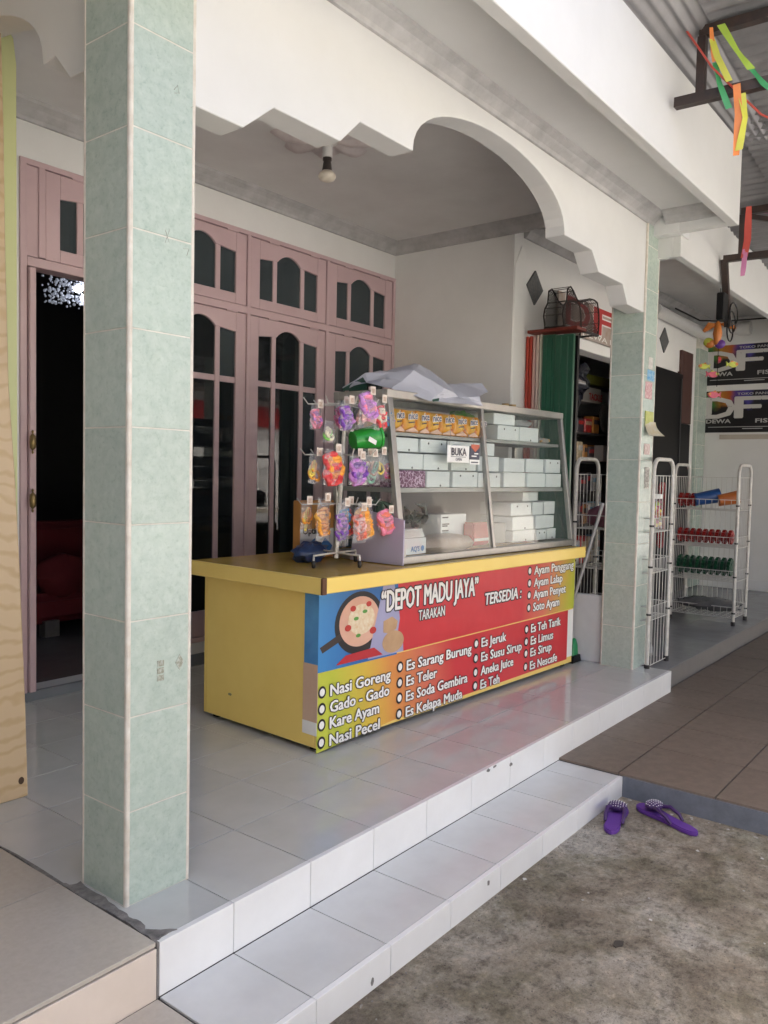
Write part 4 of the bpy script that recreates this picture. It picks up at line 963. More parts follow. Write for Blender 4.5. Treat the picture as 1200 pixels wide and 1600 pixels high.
def goodie(u, w_, z, wd, h, m1, m2, label, kind=0, seed=0, card=True):
    """a clear pouch of hair ties under a paper header, hung on one hook"""
    rnd = random.Random(seed+100); wd *= 1.22; h *= 1.2; w_ -= .01
    t = thing('hair_tie_pouch', label, 'hair ties', tuple(C(u, w_, z+h/2)), CA, 'pouches of hair ties on the wire stand')
    if kind == 0:      # ruffled bands
        for q, m_ in ((0, m1), (1, m2), (2, m1), (.5, m1), (1.5, m2)):
            b = MB(MC); cu, cz = u+rnd.uniform(-.16, .16)*wd, z+(q-1)*h*.24; n = 22; R_ = wd*.34
            P_ = []
            for k in range(n):
                a = 2*math.pi*k/n; P_.append((cu+R_*math.cos(a), w_+.010*math.sin(3*a)+rnd.uniform(-.006, .006), cz+R_*.9*math.sin(a)))
            b.tube(P_, [wd*.095*(1+rnd.uniform(-.3, .3)) for _ in range(n)], 7, closed=True); b.build('ruffled_band', m_, t, smooth=True)
    elif kind == 1:    # bundle of thin bands
        for q in range(7):
            b = MB(MC); cu = u+rnd.uniform(-.28, .28)*wd; cz = z+rnd.uniform(-.3, .25)*h; a0 = rnd.uniform(0, 3)
            P_ = [(cu+wd*.26*math.cos(a), w_+.012*math.sin(a+a0), cz+h*.2*math.sin(a+a0)) for a in [2*math.pi*k/14 for k in range(14)]]
            b.tube(P_, .0042+.002*rnd.random(), 6, closed=True); b.build('hair_band', m1 if q % 2 else m2, t, smooth=True)
    else:              # bow
        for sg in (-1, 1):
            b = MB(MC); b.add([(u, w_-.006, z+.004), (u+sg*wd*.48, w_-.016, z+h*.28), (u+sg*wd*.42, w_-.012, z-h*.26), (u, w_-.004, z-.006), (u+sg*wd*.3, w_+.012, z)], [(0, 1, 4), (1, 2, 4), (2, 3, 4), (0, 4, 3)]); b.build('bow_loop', m1, t)
        MB(MC).ball((u, w_-.008, z), wd*.10, 8, 6).build('bow_knot', m2, t, smooth=True)
    b = MB(MC); fz = z+h*.72; nn = 9; V = []
    for q in range(nn+1):
        s_ = q/nn; zz = z-h*.56+(fz-z+h*.56)*s_; hw_ = wd*.56*(1-.25*s_**3); dp = .020*math.sin(math.pi*min(1, .12+s_*.8))
        V += [(u-hw_*(1+rnd.uniform(-.06, .06)), w_, zz), (u-hw_*.3, w_-dp*(1+rnd.uniform(-.4, .4)), zz), (u+hw_*.35, w_-dp*(1+rnd.uniform(-.4, .4)), zz), (u+hw_*(1+rnd.uniform(-.06, .06)), w_, zz)]
    F = [(4*q+c, 4*q+c+1, 4*q+c+5, 4*q+c+4) for q in range(nn) for c in range(3)]
    b.add(V, F); b.build('clear_pouch', film('pouch_film', (.90, .90, .90), .17, (.8, .8, .8)), t)  # white sheen of the pouch mixed in as diffuse colour
    if card:
        b = MB(MC); cx = u+rnd.uniform(-.006, .006); b.box(cx-.016, cx+.016, w_-.026, w_-.0245, fz-.014, fz+.022); b.build('header_card', card_m, t)
        MB(MC).box(cx-.009, cx+.009, w_-.0272, w_-.0262, fz-.008, fz+.012).build('card_print', G('card_print', (.35, .22, .16), .5, (.60, .50, .40), 160), t)
pur = sat('purple_cloth', (.18, .05, .36)); lil = sat('lilac_cloth', (.45, .20, .50)); pin = sat('pink_cloth', (.72, .20, .30)); pal = sat('pale_pink_cloth', (.78, .45, .42)); red_ = sat('red_cloth', (.62, .05, .05))
orn = sat('orange_cloth', (.80, .30, .03)); blu = sat('blue_cloth', (.05, .22, .42)); cor = sat('coral_cloth', (.72, .16, .10)); amb = sat('amber_cloth', (.75, .34, .05)); yel = sat('yellow_cloth', (.70, .52, .08)); lim = sat('lime_cloth', (.20, .50, .10)); bro = sat('brown_cloth', (.24, .13, .08)); blk = sat('black_cloth', (.02, .02, .02)); mag = sat('magenta_cloth', (.42, .04, .16)); cre = sat('cream_cloth', (.70, .62, .48)); sea = sat('seagreen_cloth', (.20, .38, .28))
wq = .10
for args in (
    (.150, .20, 1.385, .050, .07, pin, lil, 'pink ties on the hook farthest from the case on the top tier', 0, 41),
    (.120, .17, 1.165, .055, .085, orn, yel, 'orange ties on the hook farthest from the case on the middle tier', 1, 42),
    (.095, .19, .955, .050, .09, yel, orn, 'yellow ties on the hook farthest from the case on the bottom tier', 1, 43),
    (.395, .16, 1.405, .060, .08, cre, pal, 'cream ties between the pink bow and the green bucket on the top tier', 1, 21),
    (.290, .18, 1.400, .060, .08, mag, pin, 'magenta ties behind the purple ones on the top tier', 0, 22),
    (.235, .16, 1.160, .065, .09, yel, red_, 'yellow and red ties beside the flower ties on the middle tier', 0, 23),
    (.345, .14, 1.165, .070, .09, cre, bro, 'cream and brown bands behind the pompom on the middle tier', 1, 24),
    (.445, .17, 1.170, .065, .09, pal, sea, 'pale beaded bands beside the black ones on the middle tier', 1, 25),
    (.320, .16, .935, .065, .11, red_, amb, 'red and amber ties behind the pole on the bottom tier', 0, 26),
    (.425, .15, .93, .065, .10, amb, cor, 'amber and coral ties next to the pink bundle on the bottom tier', 0, 27),
    (.176, .14, 1.325, .055, .06, lim, cre, 'lime green tie hanging lowest on a chain from the top tier', 1, 1, False),
    (.240, wq, 1.392, .062, .085, pur, lil, 'purple heart-like hair ties under a pink header on the top tier', 0, 2),
    (.345, .07, 1.452, .085, .07, lil, pin, 'lilac ruffled hair tie at the front of the top tier', 0, 3),
    (.343, .075, 1.392, .085, .06, pal, pin, 'pale pink bow hanging at the front of the top tier', 2, 4, False),
    (.460, wq, 1.410, .062, .09, red_, cre, 'red and cream hair ties on the top tier', 0, 5),
    (.548, .12, 1.400, .045, .06, blu, pur, 'small dark blue hair tie on the top tier nearest the case', 0, 6, False),
    (.176, .11, 1.170, .095, .10, red_, orn, 'red and orange flower hair ties on the middle tier', 0, 7),
    (.290, .07, 1.160, .080, .08, lil, pur, 'lilac pompom hair tie on the middle tier', 0, 8),
    (.405, wq, 1.165, .085, .09, bro, sea, 'brown and green beaded bands on the middle tier', 1, 9),
    (.485, .12, 1.185, .050, .08, blk, yel, 'black bands with a yellow tag on the middle tier', 1, 10),
    (.548, .13, 1.172, .060, .08, mag, red_, 'magenta bands on the middle tier nearest the case', 1, 11, False),
    (.127, .12, .945, .062, .12, orn, amb, 'orange ruffled ties on the bottom tier farthest from the case', 0, 12),
    (.182, .06, .925, .055, .12, pur, lil, 'purple ruffled ties on the bottom tier', 0, 13),
    (.235, .10, .945, .050, .11, blu, blu, 'blue ruffled ties on the bottom tier', 0, 14, False),
    (.278, .05, .920, .060, .10, cor, pal, 'coral ruffled ties on the bottom tier in front of the pole', 0, 15),
    (.360, .09, .935, .085, .11, amb, orn, 'amber ruffled ties on the bottom tier', 0, 16),
    (.488, .07, .935, .09, .065, pin, cor, 'pink bands in a round bundle on the bottom tier nearest the case', 0, 17)):
    goodie(*args)
MB(MC).tube([(.176, .14, 1.36), (.178, .14, 1.45)], .003, 5)
t = thing('green_bucket', 'small green plastic bucket with a label hanging under the top tier', 'bucket', tuple(C(.43, .14, 1.31)), CA)
Tb = MC @ Matrix.Translation((.425, .14, 1.315)) @ Matrix.Rotation(R(78), 4, 'Y') @ Matrix.Rotation(R(20), 4, 'X')
MB().lathe([(.0, -.07), (.042, -.07), (.055, .05), (.060, .052), (.060, .062), (.052, .062), (.050, .05), (.040, -.06), (0, -.062)], (0, 0, 0), 22, T=Tb).build('pail', G('bright_green_plastic', (.03, .38, .05), .25, (.02, .28, .03), 10), t, smooth=True)
MB(MC).prism([(.375, 1.300), (.425, 1.283), (.432, 1.302), (.382, 1.320)], 'y', .083, .0845).build('label', white_print, t)
# purple board leaning in front of the stand, carton and blue bag behind it
t = thing('lilac_board', 'lilac rectangular board leaning against the corner of the display case', 'board', tuple(C(.36, 0, ZS)), CA)
b = MB(MC); b.add([(.500, -.028, ZS+.001), (.500, .300, ZS+.001), (.524, .285, .992), (.524, -.010, .946), (.508, -.028, ZS+.001), (.508, .300, ZS+.001), (.532, .285, .992), (.532, -.010, .946)], [(0, 3, 2, 1), (4, 5, 6, 7), (0, 1, 5, 4), (1, 2, 6, 5), (2, 3, 7, 6), (3, 0, 4, 7)])
b.build('board', G('lilac_board', (.45, .42, .53), .4, (.41, .385, .49), 3), t, bevel=.002)
t = thing('noodle_carton', 'orange and white carton behind the wire stand', 'carton', tuple(C(.42, .45, ZS)), CA)
MB(MC).box(.305, .535, .44, .49, ZS+.001, 1.02).build('carton', G('orange_carton', (.46, .22, .055), .6, (.38, .17, .04), 8), t, bevel=.004)
MB(MC).box(.307, .533, .4385, .4405, ZS+.02, .885).build('white_panel', G('carton_white', (.52, .52, .52), .6), t)
text('Optimine', C(.32, .437, .862), UD, ZD, .17, .03, black_print, t, .03)
b = MB(MC)
b.prism([(.34, .80), (.40, .84), (.42, .78), (.47, .84), (.52, .80), (.50, .765), (.36, .765)], 'y', .4365, .4385); b.build('blue_flower_print', G('blue_flower', (.05, .16, .40), .5), t)
tag(blob((.305, .37, .785), (.10, .06, .048), G('blue_plastic_bag', (.03, .07, .20), .3, (.02, .035, .10), 25, 5), 'blue_bag', jit=.22, seed=31, n=16), 'blue plastic bag slumped behind the feet of the wire stand', 'bag')

# ------------------------------------------------------------------ folded green door, sign and trap at the shop doorway
gd_m = G('green_door_paint', (.022, .13, .075), .3, (.015, .095, .055), 2.2, 6)
t = thing('folding_door', 'green steel folding door pushed back beside the shop doorway, edges red and white', 'door', (3.9, .78, 0))
DX = 3.87
MB().box(DX, DX+.035, .735, .835, .0, 2.125).build('green_leaf', gd_m, t, bevel=.004)
MB().box(DX-.014, DX+.02, .60, .732, .0, 2.115).build('green_leaf', gd_m, t, bevel=.004)
for y in (.64, .69, .765, .80): MB().tube([(DX if y > .733 else DX-.0135, y, .02), (DX if y > .733 else DX-.0135, y, 2.10)], .005, 6).build('rib', gd_m, t, smooth=True)
st_cols = [(.50, .055, .03), (.46, .045, .025), (.62, .40, .36), (.66, .52, .46), (.52, .50, .42)]
for i, c in enumerate(st_cols):
    y1 = .962-.025*i; MB().box(DX+.003*i, DX+.05, y1-.018, y1, .0, 2.125+.002*i).build('leaf_edge', G(f'leaf_edge_{i}', c, .4), t, bevel=.003)
MB().box(DX+.055, DX+.085, .60, .95, .0, 2.11).build('leaf', black_m, t)
tag(MB().box(DX-.05, DX+.10, .56, .93, 2.137, 2.158).build('red_shelf_board', G('rust_red_paint', (.22, .035, .02), .5, (.15, .02, .012), 20), bevel=.003), 'rust red plank lying across the top of the green folding door', 'plank')
# landing-net trap
tp = thing('wire_trap', 'black wire mesh fish trap resting on the red plank', 'fish trap', (4.16, .75, 2.193))
prof = [(3.87, 2.175), (3.845, 2.25), (3.86, 2.30), (3.90, 2.345), (3.91, 2.43), (3.955, 2.452), (4.0, 2.43), (4.06, 2.385), (4.13, 2.37), (4.19, 2.40), (4.27, 2.425), (4.34, 2.43), (4.40, 2.42), (4.43, 2.36), (4.44, 2.28), (4.43, 2.195)]
wire_m = G('black_wire', (.02, .017, .015), .5)
b = MB()
for yy in (.68, .82): b.tube([(x, yy, z) for x, z in prof], .006, 5)
b.tube([(3.87, .68, 2.172), (3.87, .82, 2.172), (4.43, .82, 2.19), (4.43, .68, 2.19)], .010, 6, closed=True)
b.build('rim_wire', wire_m, tp, smooth=True)
def top_at(x):
    for (a, h), (c, k) in zip(prof[2:], prof[3:]):
        if a <= x <= c: return h+(k-h)*(x-a)/max(1e-6, c-a)
    return 2.3
b = MB()
for yy in (.68, .82):
    for k in range(-10, 26):
        for sg in (1, -1):
            seg = []
            for q in range(14):
                x = 3.86+.0235*k+sg*.02*q; z = 2.175+.020*q
                if 3.86 < x < 4.44 and z < top_at(x): seg.append((x, yy, z))
            if len(seg) > 1: b.tube([seg[0], seg[-1]], .0028, 4, caps=False)
tag(b.build('mesh_netting', wire_m, tp), kind='stuff')
b = MB()
for i in range(len(prof)): b.tube([(prof[i][0], .68, prof[i][1]), (prof[i][0], .82, prof[i][1])], .0025, 4)
tag(b.build('cross_wire', wire_m, tp), kind='stuff')
# sign over the doorway
sg_ = thing('shop_sign', 'red and white shop sign board above the doorway', 'sign', (4.9, FY-.03, 2.25))
MB().box(4.30, 5.9, FY-.035, FY-.02, 2.238, 2.52).build('sign_board', G('sign_photo_print', (.34, .24, .18), .45, (.50, .46, .42), 9, 6), sg_)
letter_r = G('sign_red', (.50, .03, .03), .4)
for s, x, wd in (('D', 4.42, .42), ('F', 4.92, .52)):
    text(s, (x, FY-.038, 2.305), (1, 0, 0), (0, 0, 1), wd, .20, letter_r, sg_, .03, (white_print, .045))
text('DEWA FISHING', (4.72, FY-.038, 2.252), (1, 0, 0), (0, 0, 1), 1.10, .038, white_print, sg_, .03)
# shop interior
sroom = thing('shop_room', 'dim room of the shop behind the doorway', 'room', (5.5, 2, 0))
b = MB(); b.box(3.81, 9.2, 3.2, 3.3, -.1, 2.95); b.box(3.81, 3.86, 1.10, 3.2, -.1, 2.95); b.box(9.15, 9.2, 1.10, 3.2, -.1, 2.95); b.box(3.81, 9.2, 1.10, 3.2, 2.88, 2.94)
b.build('room_wall', G('grey_room_paint', (.62, .62, .61), .8), sroom)
MB().box(3.81, 9.2, 1.092, 3.2, -.2, -.011).build('room_floor', G('room_floor_tile', (.22, .21, .20), .18), kind='structure')
sh = thing('goods_shelf', 'dark shelf unit stocked with packets inside the shop', 'shelf', (6.2, 1.4, 0))
for z in (.35, .72, 1.02, 1.30, 1.56): MB().box(5.3, 7.3, 1.35, 1.62, z-.02, z).build('shelf_board', G('dark_shelf', (.06, .055, .055), .5), sh)
for x in (5.3, 6.25, 7.27): MB().box(x, x+.03, 1.36, 1.62, 0, 1.75).build('upright', G('dark_shelf', (.06, .055, .055), .5), sh)
MB().box(5.3, 7.3, 1.62, 1.64, 0, 1.75).build('back', G('dark_shelf', (.06, .055, .055), .5), sh)
pk = [G('packet_'+n, tuple(min(.85, 1.5*q) for q in c), .35, tuple(x*.6 for x in c), 25) for n, c in (('white', (.62, .60, .56)), ('red', (.42, .03, .03)), ('orange', (.50, .22, .05)), ('blue', (.15, .35, .50)), ('cream', (.52, .42, .28)), ('dark', (.05, .04, .05)), ('pink', (.48, .16, .20)))]
rp_ = random.Random(17); pn = ['white', 'red', 'orange', 'pale blue', 'cream', 'black', 'pink']
for si, (z, h) in enumerate(((1.56, .16), (1.30, .17), (1.02, .17), (.72, .2), (.35, .25))):
    x = 5.35; k = 0
    while x < 7.1:
        wd = rp_.uniform(.09, .17); c = rp_.randrange(7); hh = h*rp_.uniform(.7, 1.05)
        if not (6.23 < x+wd and x < 6.29):
            t = thing('goods_packet', f'small {pn[c]} packet, {ORD[min(k, 8)] if k < 9 else ["tenth", "eleventh", "twelfth", "last but one", "last", "last of all"][min(k-9, 5)]} from the door on the {["top", "second", "third", "fourth", "lowest"][si]} shop shelf board', 'packet', (x+wd/2, 1.38, z), 0, f'{pn[c]} packets on board {si+1} of the shop shelf')
            MB().box(x+.006, x+wd-.006, 1.37, 1.47, z+.001, z+hh).build('pack', pk[c], t, bevel=.008)
            MB().box(x+.02, x+wd-.02, 1.367, 1.371, z+hh*.55, z+hh*.8).build('label', pk[(c+3) % 7], t)
        x += wd+.012; k += 1
t = thing('tackle_box', 'white box with red capital letters hanging from a rail inside the shop', 'box', (5.5, 1.5, 1.9))
MB().box(5.72, 6.3, 1.45, 1.62, 1.86, 2.0).build('box', G('tackle_card', (.50, .49, .46), .5), t, bevel=.003)
text('TACKLE', (6.02, 1.447, 1.885), (1, 0, 0), (0, 0, 1), .30, .06, letter_r, t, .04)
MB().box(5.76, 5.88, 1.446, 1.451, 1.89, 1.96).build('black_label', black_print, t)
MB().box(5.2, 6.9, 1.50, 1.54, 2.01, 2.035).build('hanging_rail', blacksteel_m, sroom)
tag(blob((0, 0, 0), .001, black_m, 'glossy_bag'), 'shiny black bin bag hanging at the shop doorway', 'bag')
ob = bpy.data.objects['glossy_bag']; bpy.data.objects.remove(ob)
b = MB(); b.ball((5.35, 1.3, 2.0), (.20, .12, .17), 16, 11, .22, random.Random(5)); b.add([(5.25, 1.25, 1.86), (5.45, 1.25, 1.86), (5.38, 1.26, 1.70)], [(0, 1, 2)])
tag(b.build('glossy_bag', G('glossy_black_film', (.012, .013, .02), .12), smooth=True), 'shiny black bag hanging at the top of the shop doorway', 'bag')
tag(MB().box(5.9, 6.7, 1.48, 1.6, 2.045, 2.13).build('lime_carton', G('dull_lime', (.22, .24, .03), .6)), 'dull lime carton on the rail inside the shop doorway', 'carton')
b = MB(); b.ball((6.12, 1.33, 1.72), (.10, .03, .14), 14, 9); tag(b.build('straw_hat', G('dark_straw', (.10, .09, .08), .8, (.06, .05, .045), 60), smooth=True), 'dark round hat hanging over the shop shelf', 'hat')
t = thing('white_carton', 'white carton with a red oval standing on the shop shelf', 'carton', (6.15, 1.3, 1.3))
MB().box(5.98, 6.34, 1.27, 1.36, 1.303, 1.45).build('carton', G('tackle_card', (.50, .49, .46), .5), t, bevel=.003)
MB().tube([(6.17+.022*math.cos(a), 1.268, 1.375+.045*math.sin(a)) for a in [2*math.pi*k/18 for k in range(18)]], .007, 5, closed=True).build('red_ring', letter_r, t, smooth=True)

# ------------------------------------------------------------------ black door, brown shutter, pipe, posters
t = thing('black_door', 'tall black door beside the second doorway of the shop', 'door', (6.6, FY, 0))
MB().box(6.12, 7.08, FY-.05, FY+.03, -.01, 2.20).build('leaf', black_m, t, bevel=.004)
MB().box(7.0, 7.03, FY-.062, FY-.05, .02, 2.15).build('frame_edge', G('charcoal', (.035, .035, .037), .5), t)
t = thing('brown_shutter', 'dark brown wooden shutter next to the black door', 'shutter', (7.2, FY, 0))
MB().box(7.09, 7.43, FY-.03, FY+.02, 1.72, 2.45).build('upper_leaf', G('dark_brown_wood', (.085, .035, .028), .5, (.06, .022, .018), 12), t, bevel=.004)
MB().box(7.09, 7.43, FY-.025, FY+.02, -.01, 1.715).build('lower_leaf', black_m, t, bevel=.004)
pp = thing('drain_pipe', 'white plastic pipe running under the shop ceiling and round the corner', 'pipe', (7.2, .9, 2.67))
MB().tube([(6.2, .905, 2.70), (7.5, .905, 2.672), (7.72, .88, 2.69), (7.82, .80, 2.72), (7.83, .55, 2.735)], .055, 14).build('pipe', G('white_plastic', (.72, .72, .70), .35), pp, smooth=True)
MB().lathe([(.0, -.06), (.07, -.06), (.07, .06), (0, .06)], (0, 0, 0), 16, T=Matrix.Translation((7.83, .55, 2.735)) @ Matrix.Rotation(R(90), 4, 'X')).build('pipe_collar', G('white_plastic', (.72, .72, .70), .35), pp, smooth=True)
tag(MB().tube([(6.6, .86, 2.77), (7.3, .85, 2.765), (7.6, .7, 2.79), (7.7, .3, 2.80)], .008, 6).build('black_cable', black_m, smooth=True), 'black cable strung above the white pipe', 'cable')
def poster_mat():
    m, N, L, P = new_mat('poster_black_print'); P.inputs['Roughness'].default_value = .35
    tc = N.new('ShaderNodeTexCoord'); sp = N.new('ShaderNodeSeparateXYZ'); L.new(tc.outputs['Object'], sp.inputs[0])
    no = N.new('ShaderNodeTexNoise'); no.inputs['Scale'].default_value = 9; no.inputs['Detail'].default_value = 5; L.new(tc.outputs['Object'], no.inputs['Vector'])
    a = N.new('ShaderNodeMath'); a.operation = 'MULTIPLY_ADD'; a.inputs[1].default_value = .16; L.new(no.outputs[0], a.inputs[0]); L.new(sp.outputs['Y'], a.inputs[2])
    r = N.new('ShaderNodeValToRGB'); e = r.color_ramp.elements; L.new(a.outputs[0], r.inputs[0])
    e[0].position = .0; e[0].color = (.03, .03, .16, 1); e[1].position = 1.; e[1].color = (.01, .01, .01, 1)
    for p, c in ((.52, (.012, .011, .013)), (.60, (.05, .04, .28)), (.70, (.10, .05, .25)), (.78, (.45, .10, .02)), (.88, (.42, .20, .02)), (.95, (.06, .22, .04)), (.99, (.04, .20, .04))):
        q = e.new(p); q.color = (*c, 1)
    zz = N.new('ShaderNodeMath'); zz.operation = 'MULTIPLY_ADD'; zz.inputs[1].default_value = .35; L.new(no.outputs[0], zz.inputs[0]); L.new(sp.outputs['Z'], zz.inputs[2])
    r2 = N.new('ShaderNodeValToRGB'); r2.color_ramp.elements[0].position = .44; r2.color_ramp.elements[1].position = .54; L.new(zz.outputs[0], r2.inputs[0])
    mx = N.new('ShaderNodeMix'); mx.data_type = 'RGBA'; L.new(r2.outputs[0], mx.inputs[0]); mx.inputs[6].default_value = (.010, .009, .011, 1); L.new(r.outputs[0], mx.inputs[7])
    L.new(mx.outputs[2], P.inputs['Base Color']); return m
poster_m = poster_mat(); dist_m = G('distressed_print', (.58, .57, .55), .5, (.05, .045, .04), 22, 8, contrast=(.30, .38)); pgrey = G('poster_grey_print', (.50, .50, .49), .5)
for nm, z0, z1 in (('upper', 2.165, 2.585), ('lower', 1.658, 2.10)):
    t = thing('poster', f'black poster with big distressed letters, the {nm} of two on the far wall', 'poster', (7.89, 0, z0), 0, 'black posters on the far wall')
    MB().box(7.888, 7.899, -.45, 1.0 if nm == 'lower' else .995, z0, z1).build('sheet', poster_m, t)
    Y_ = (0, -1, 0); Z_ = (0, 0, 1); k = (z1-z0)/.44
    for s, y, wd in (('D', .925, .285), ('F', .625, .245), ('T', .36, .28)):
        text(s, (7.886, y, z0+.155*k), Y_, Z_, wd, .215*k, dist_m, t, .034)
    text('DEWA', (7.886, .92, z0+.10*k), Y_, Z_, .25, .040, pgrey, t, .04)
    text('FISHING', (7.886, .42, z0+.10*k), Y_, Z_, .38, .040, pgrey, t, .04)
    text('TOKO PANCING', (7.886, .61, z0+.392*k), Y_, Z_, .42, .024, pgrey, t, .03)
    MB().box(7.885, 7.8875, .25, .90, z0+.055*k, z0+.061*k).build('fine_print_line', pgrey, t)
    MB().box(7.885, 7.8875, .35, .55, z0+.035*k, z0+.043*k).build('fine_print_line', pgrey, t)
MB().box(7.888, 7.8995, -.45, .99, 2.587, 2.607).build('poster_batten', white_print, dw)
# hanging fish mobile
mo = thing('fish_mobile', 'colourful hanging mobile of paper fish in front of the posters', 'mobile', (5.2, .05, 2.62))
def fish(c, s, m, m2, ang):
    T = Matrix.Translation(c) @ Matrix.Rotation(ang, 4, 'Z')
    b = MB(); b.prism([(s*.55*math.cos(a), s*.34*math.sin(a)) for a in [2*math.pi*k/16 for k in range(16)]], 'y', -.008, .008, T)
    b.prism([(s*.45, 0), (s*.85, s*.32), (s*.75, 0), (s*.85, -s*.32)], 'y', -.006, .006, T); f = b.build('paper_fish', m, mo)
    b = MB(); b.prism([(-s*.1, s*.28), (s*.2, s*.45), (s*.3, s*.22)], 'y', -.009, .009, T); b.prism([(-s*.40+.012*math.cos(a), s*.06+.012*math.sin(a)) for a in [2*math.pi*k/8 for k in range(8)]], 'y', -.0095, .0095, T); b.build('fin', m2, mo)
neon = {k: G('neon_'+k, c, .4, tuple(x*.8 for x in c), 30) for k, c in dict(lime=(.50, .56, .07), pink=(.60, .09, .15), orange=(.60, .20, .04), purple=(.16, .06, .34)).items()}
CD = -R(45)
fish((5.2, .155, 2.02), .065, neon['lime'], neon['orange'], CD); fish((5.2, -.06, 2.02), .065, neon['lime'], neon['orange'], CD+math.pi)
fish((5.2, .08, 1.955), .07, neon['pink'], neon['lime'], CD+math.pi); fish((5.2, .075, 1.80), .075, neon['pink'], neon['orange'], CD); fish((5.2, .04, 2.06), .06, neon['pink'], red_, CD+1.2)
b = MB()
for sg in (-1, 1):
    b.tube([(5.2, .05+sg*.01, 2.33), (5.2, .05+sg*.07, 2.325), (5.2, .05+sg*.115, 2.285)], [.006, .03, .012], 8)
b.build('paper_canopy', neon['orange'], mo, smooth=True)
MB().tube([(5.2, .05, 2.62), (5.2, .05, 1.86)], .0025, 5).build('thread', black_m, mo)
MB().lathe([(0, .12), (.02, .10), (.035, .02), (.02, -.06), (0, -.08)], (5.2, .06, 2.24), 12).build('paper_bell', neon['orange'], mo, smooth=True)
for q, (dy, m_) in enumerate(((.15, neon['lime']), (.13, neon['orange']), (-.02, neon['purple']))):
    b = MB(); b.ball((5.2, .05+dy*.5, 2.20-.01*q), (.02, .04, .035), 9, 6); b.build('paper_puff', m_, mo, smooth=True)

# ------------------------------------------------------------------ wire racks
def u_frame(b, x0, x1, y, z1, r=.013):
    rad = .075; P = [(x0, y, .0), (x0, y, z1-rad)]
    for k in range(1, 8):
        a = math.pi-math.pi/2*k/8; P.append((x0+rad+rad*math.cos(a), y, z1-rad+rad*math.sin(a)))
    P += [(x0+rad, y, z1), (x1-rad, y, z1)]
    for k in range(1, 8):
        a = math.pi/2-math.pi/2*k/8; P.append((x1-rad+rad*math.cos(a), y, z1-rad+rad*math.sin(a)))
    P += [(x1, y, z1-rad), (x1, y, .0)]
    b.tube(P, r, 10)
def wire_rack(label, loc, wx, ly, z1, shelves, bottom=.10):
    t = thing('wire_rack', label, 'rack', loc, 0, 'white wire racks before the shop'); T = Matrix.Translation(loc)
    for y in (0, ly):
        b = MB(T); u_frame(b, 0, wx, y, z1); b.build('tube_frame', white_enamel, t, smooth=True)
        for x in (0, wx): MB(T).lathe([(.017, 0), (.017, .035), (.014, .036)], (x, y, -.003), 10).build('foot_cap', rubber_m, t, smooth=True)
        b = MB(T)                                   # end grid
        n = max(4, int(wx/.05))
        for k in range(n+1): b.tube([(.015+(wx-.03)*k/n, y, bottom), (.015+(wx-.03)*k/n, y, z1-.10)], .0022, 5, caps=False)
        for z in [bottom, z1-.10]+[s+.0 for s in shelves]: b.tube([(.0, y, z), (wx, y, z)], .0026, 5, caps=False)
        b.build('end_grid', wire_m_, t)
    b = MB(T)
    for k in range(12): b.tube([(wx, ly*(k+.5)/12, bottom), (wx, ly*(k+.5)/12, z1-.10)], .0020, 5, caps=False)
    b.tube([(wx, 0, z1-.10), (wx, ly, z1-.10)], .0026, 5, caps=False); b.build('back_grid', wire_m_, t)
    for z in shelves:
        b = MB(T)
        for dz in (0, .085):
            b.tube([(0, 0, z+dz), (0, ly, z+dz), (wx, ly, z+dz), (wx, 0, z+dz)], .0032, 5, closed=True)
        for k in range(11):
            y = ly*k/10; b.tube([(0, y, z+.085), (0, y, z), (wx, y, z), (wx, y, z+.085)], .0020, 5, caps=False)
        for k in range(1, 7): b.tube([(wx*k/7, 0, z+.085), (wx*k/7, 0, z), (wx*k/7, ly, z), (wx*k/7, ly, z+.085)], .0020, 5, caps=False)
        b.build('wire_basket', wire_m_, t)
        for x in (0, wx):
            for y in (0, ly): MB(T).tube([(x-.016, y, z+.04), (x+.016, y, z+.04)], .0065, 6).lathe([(.0145, -.006), (.0145, .006)], (x, y, z+.04), 10).build('clamp', rubber_m, t)
    return t
wire_m_ = wire_m_ = wire_m if False else G('white_wire', (.62, .61, .57), .4)
wire_rack('white wire rack standing behind the far green column', (3.625, -.06, -.011), .34, .50, 1.285, [.30, .59, .84, 1.0][0:3], .02)
wire_rack('white wire rack with red and green reels before the far wall', (5.575, -.04, -.011), .36, .50, 1.285, [.06, .35, .62, .92], .06)
# goods on the second rack
def reel(x, y, z, r, wd, m, label, grp, teeth=14):
    T = Matrix.Translation((x, y, z)) @ Matrix.Rotation(R(90), 4, 'X')
    b = MB(); n = teeth*2; P = []
    for k in range(n): a = 2*math.pi*k/n; q = r*(1 if k % 2 else .86); P.append((q*math.cos(a), q*math.sin(a)))
    b.prism(P, 'z', -wd/2, wd/2, T); b.lathe([(.0, -wd*.7), (r*.5, -wd*.7), (r*.5, wd*.7), (0, wd*.7)], (0, 0, 0), 12, T=T)
    return tag(b.build('line_reel', m, bevel=0), label, 'reel', grp)
redp = G('red_plastic', (.30, .014, .012), .35); grnp = G('green_plastic_dark', (.010, .075, .035), .35)
for i in range(9):
    reel(5.68, .03+.05*i, .69, .058, .026, redp, f'toothed red reel, {ORD[i]} from the front in the red row of the second rack', 'red reels in the wire rack')
    reel(5.70, .03+.05*i, .445, .075, .024, grnp, f'toothed green reel, {ORD[i]} from the front in the green row of the second rack', 'green reels in the wire rack')
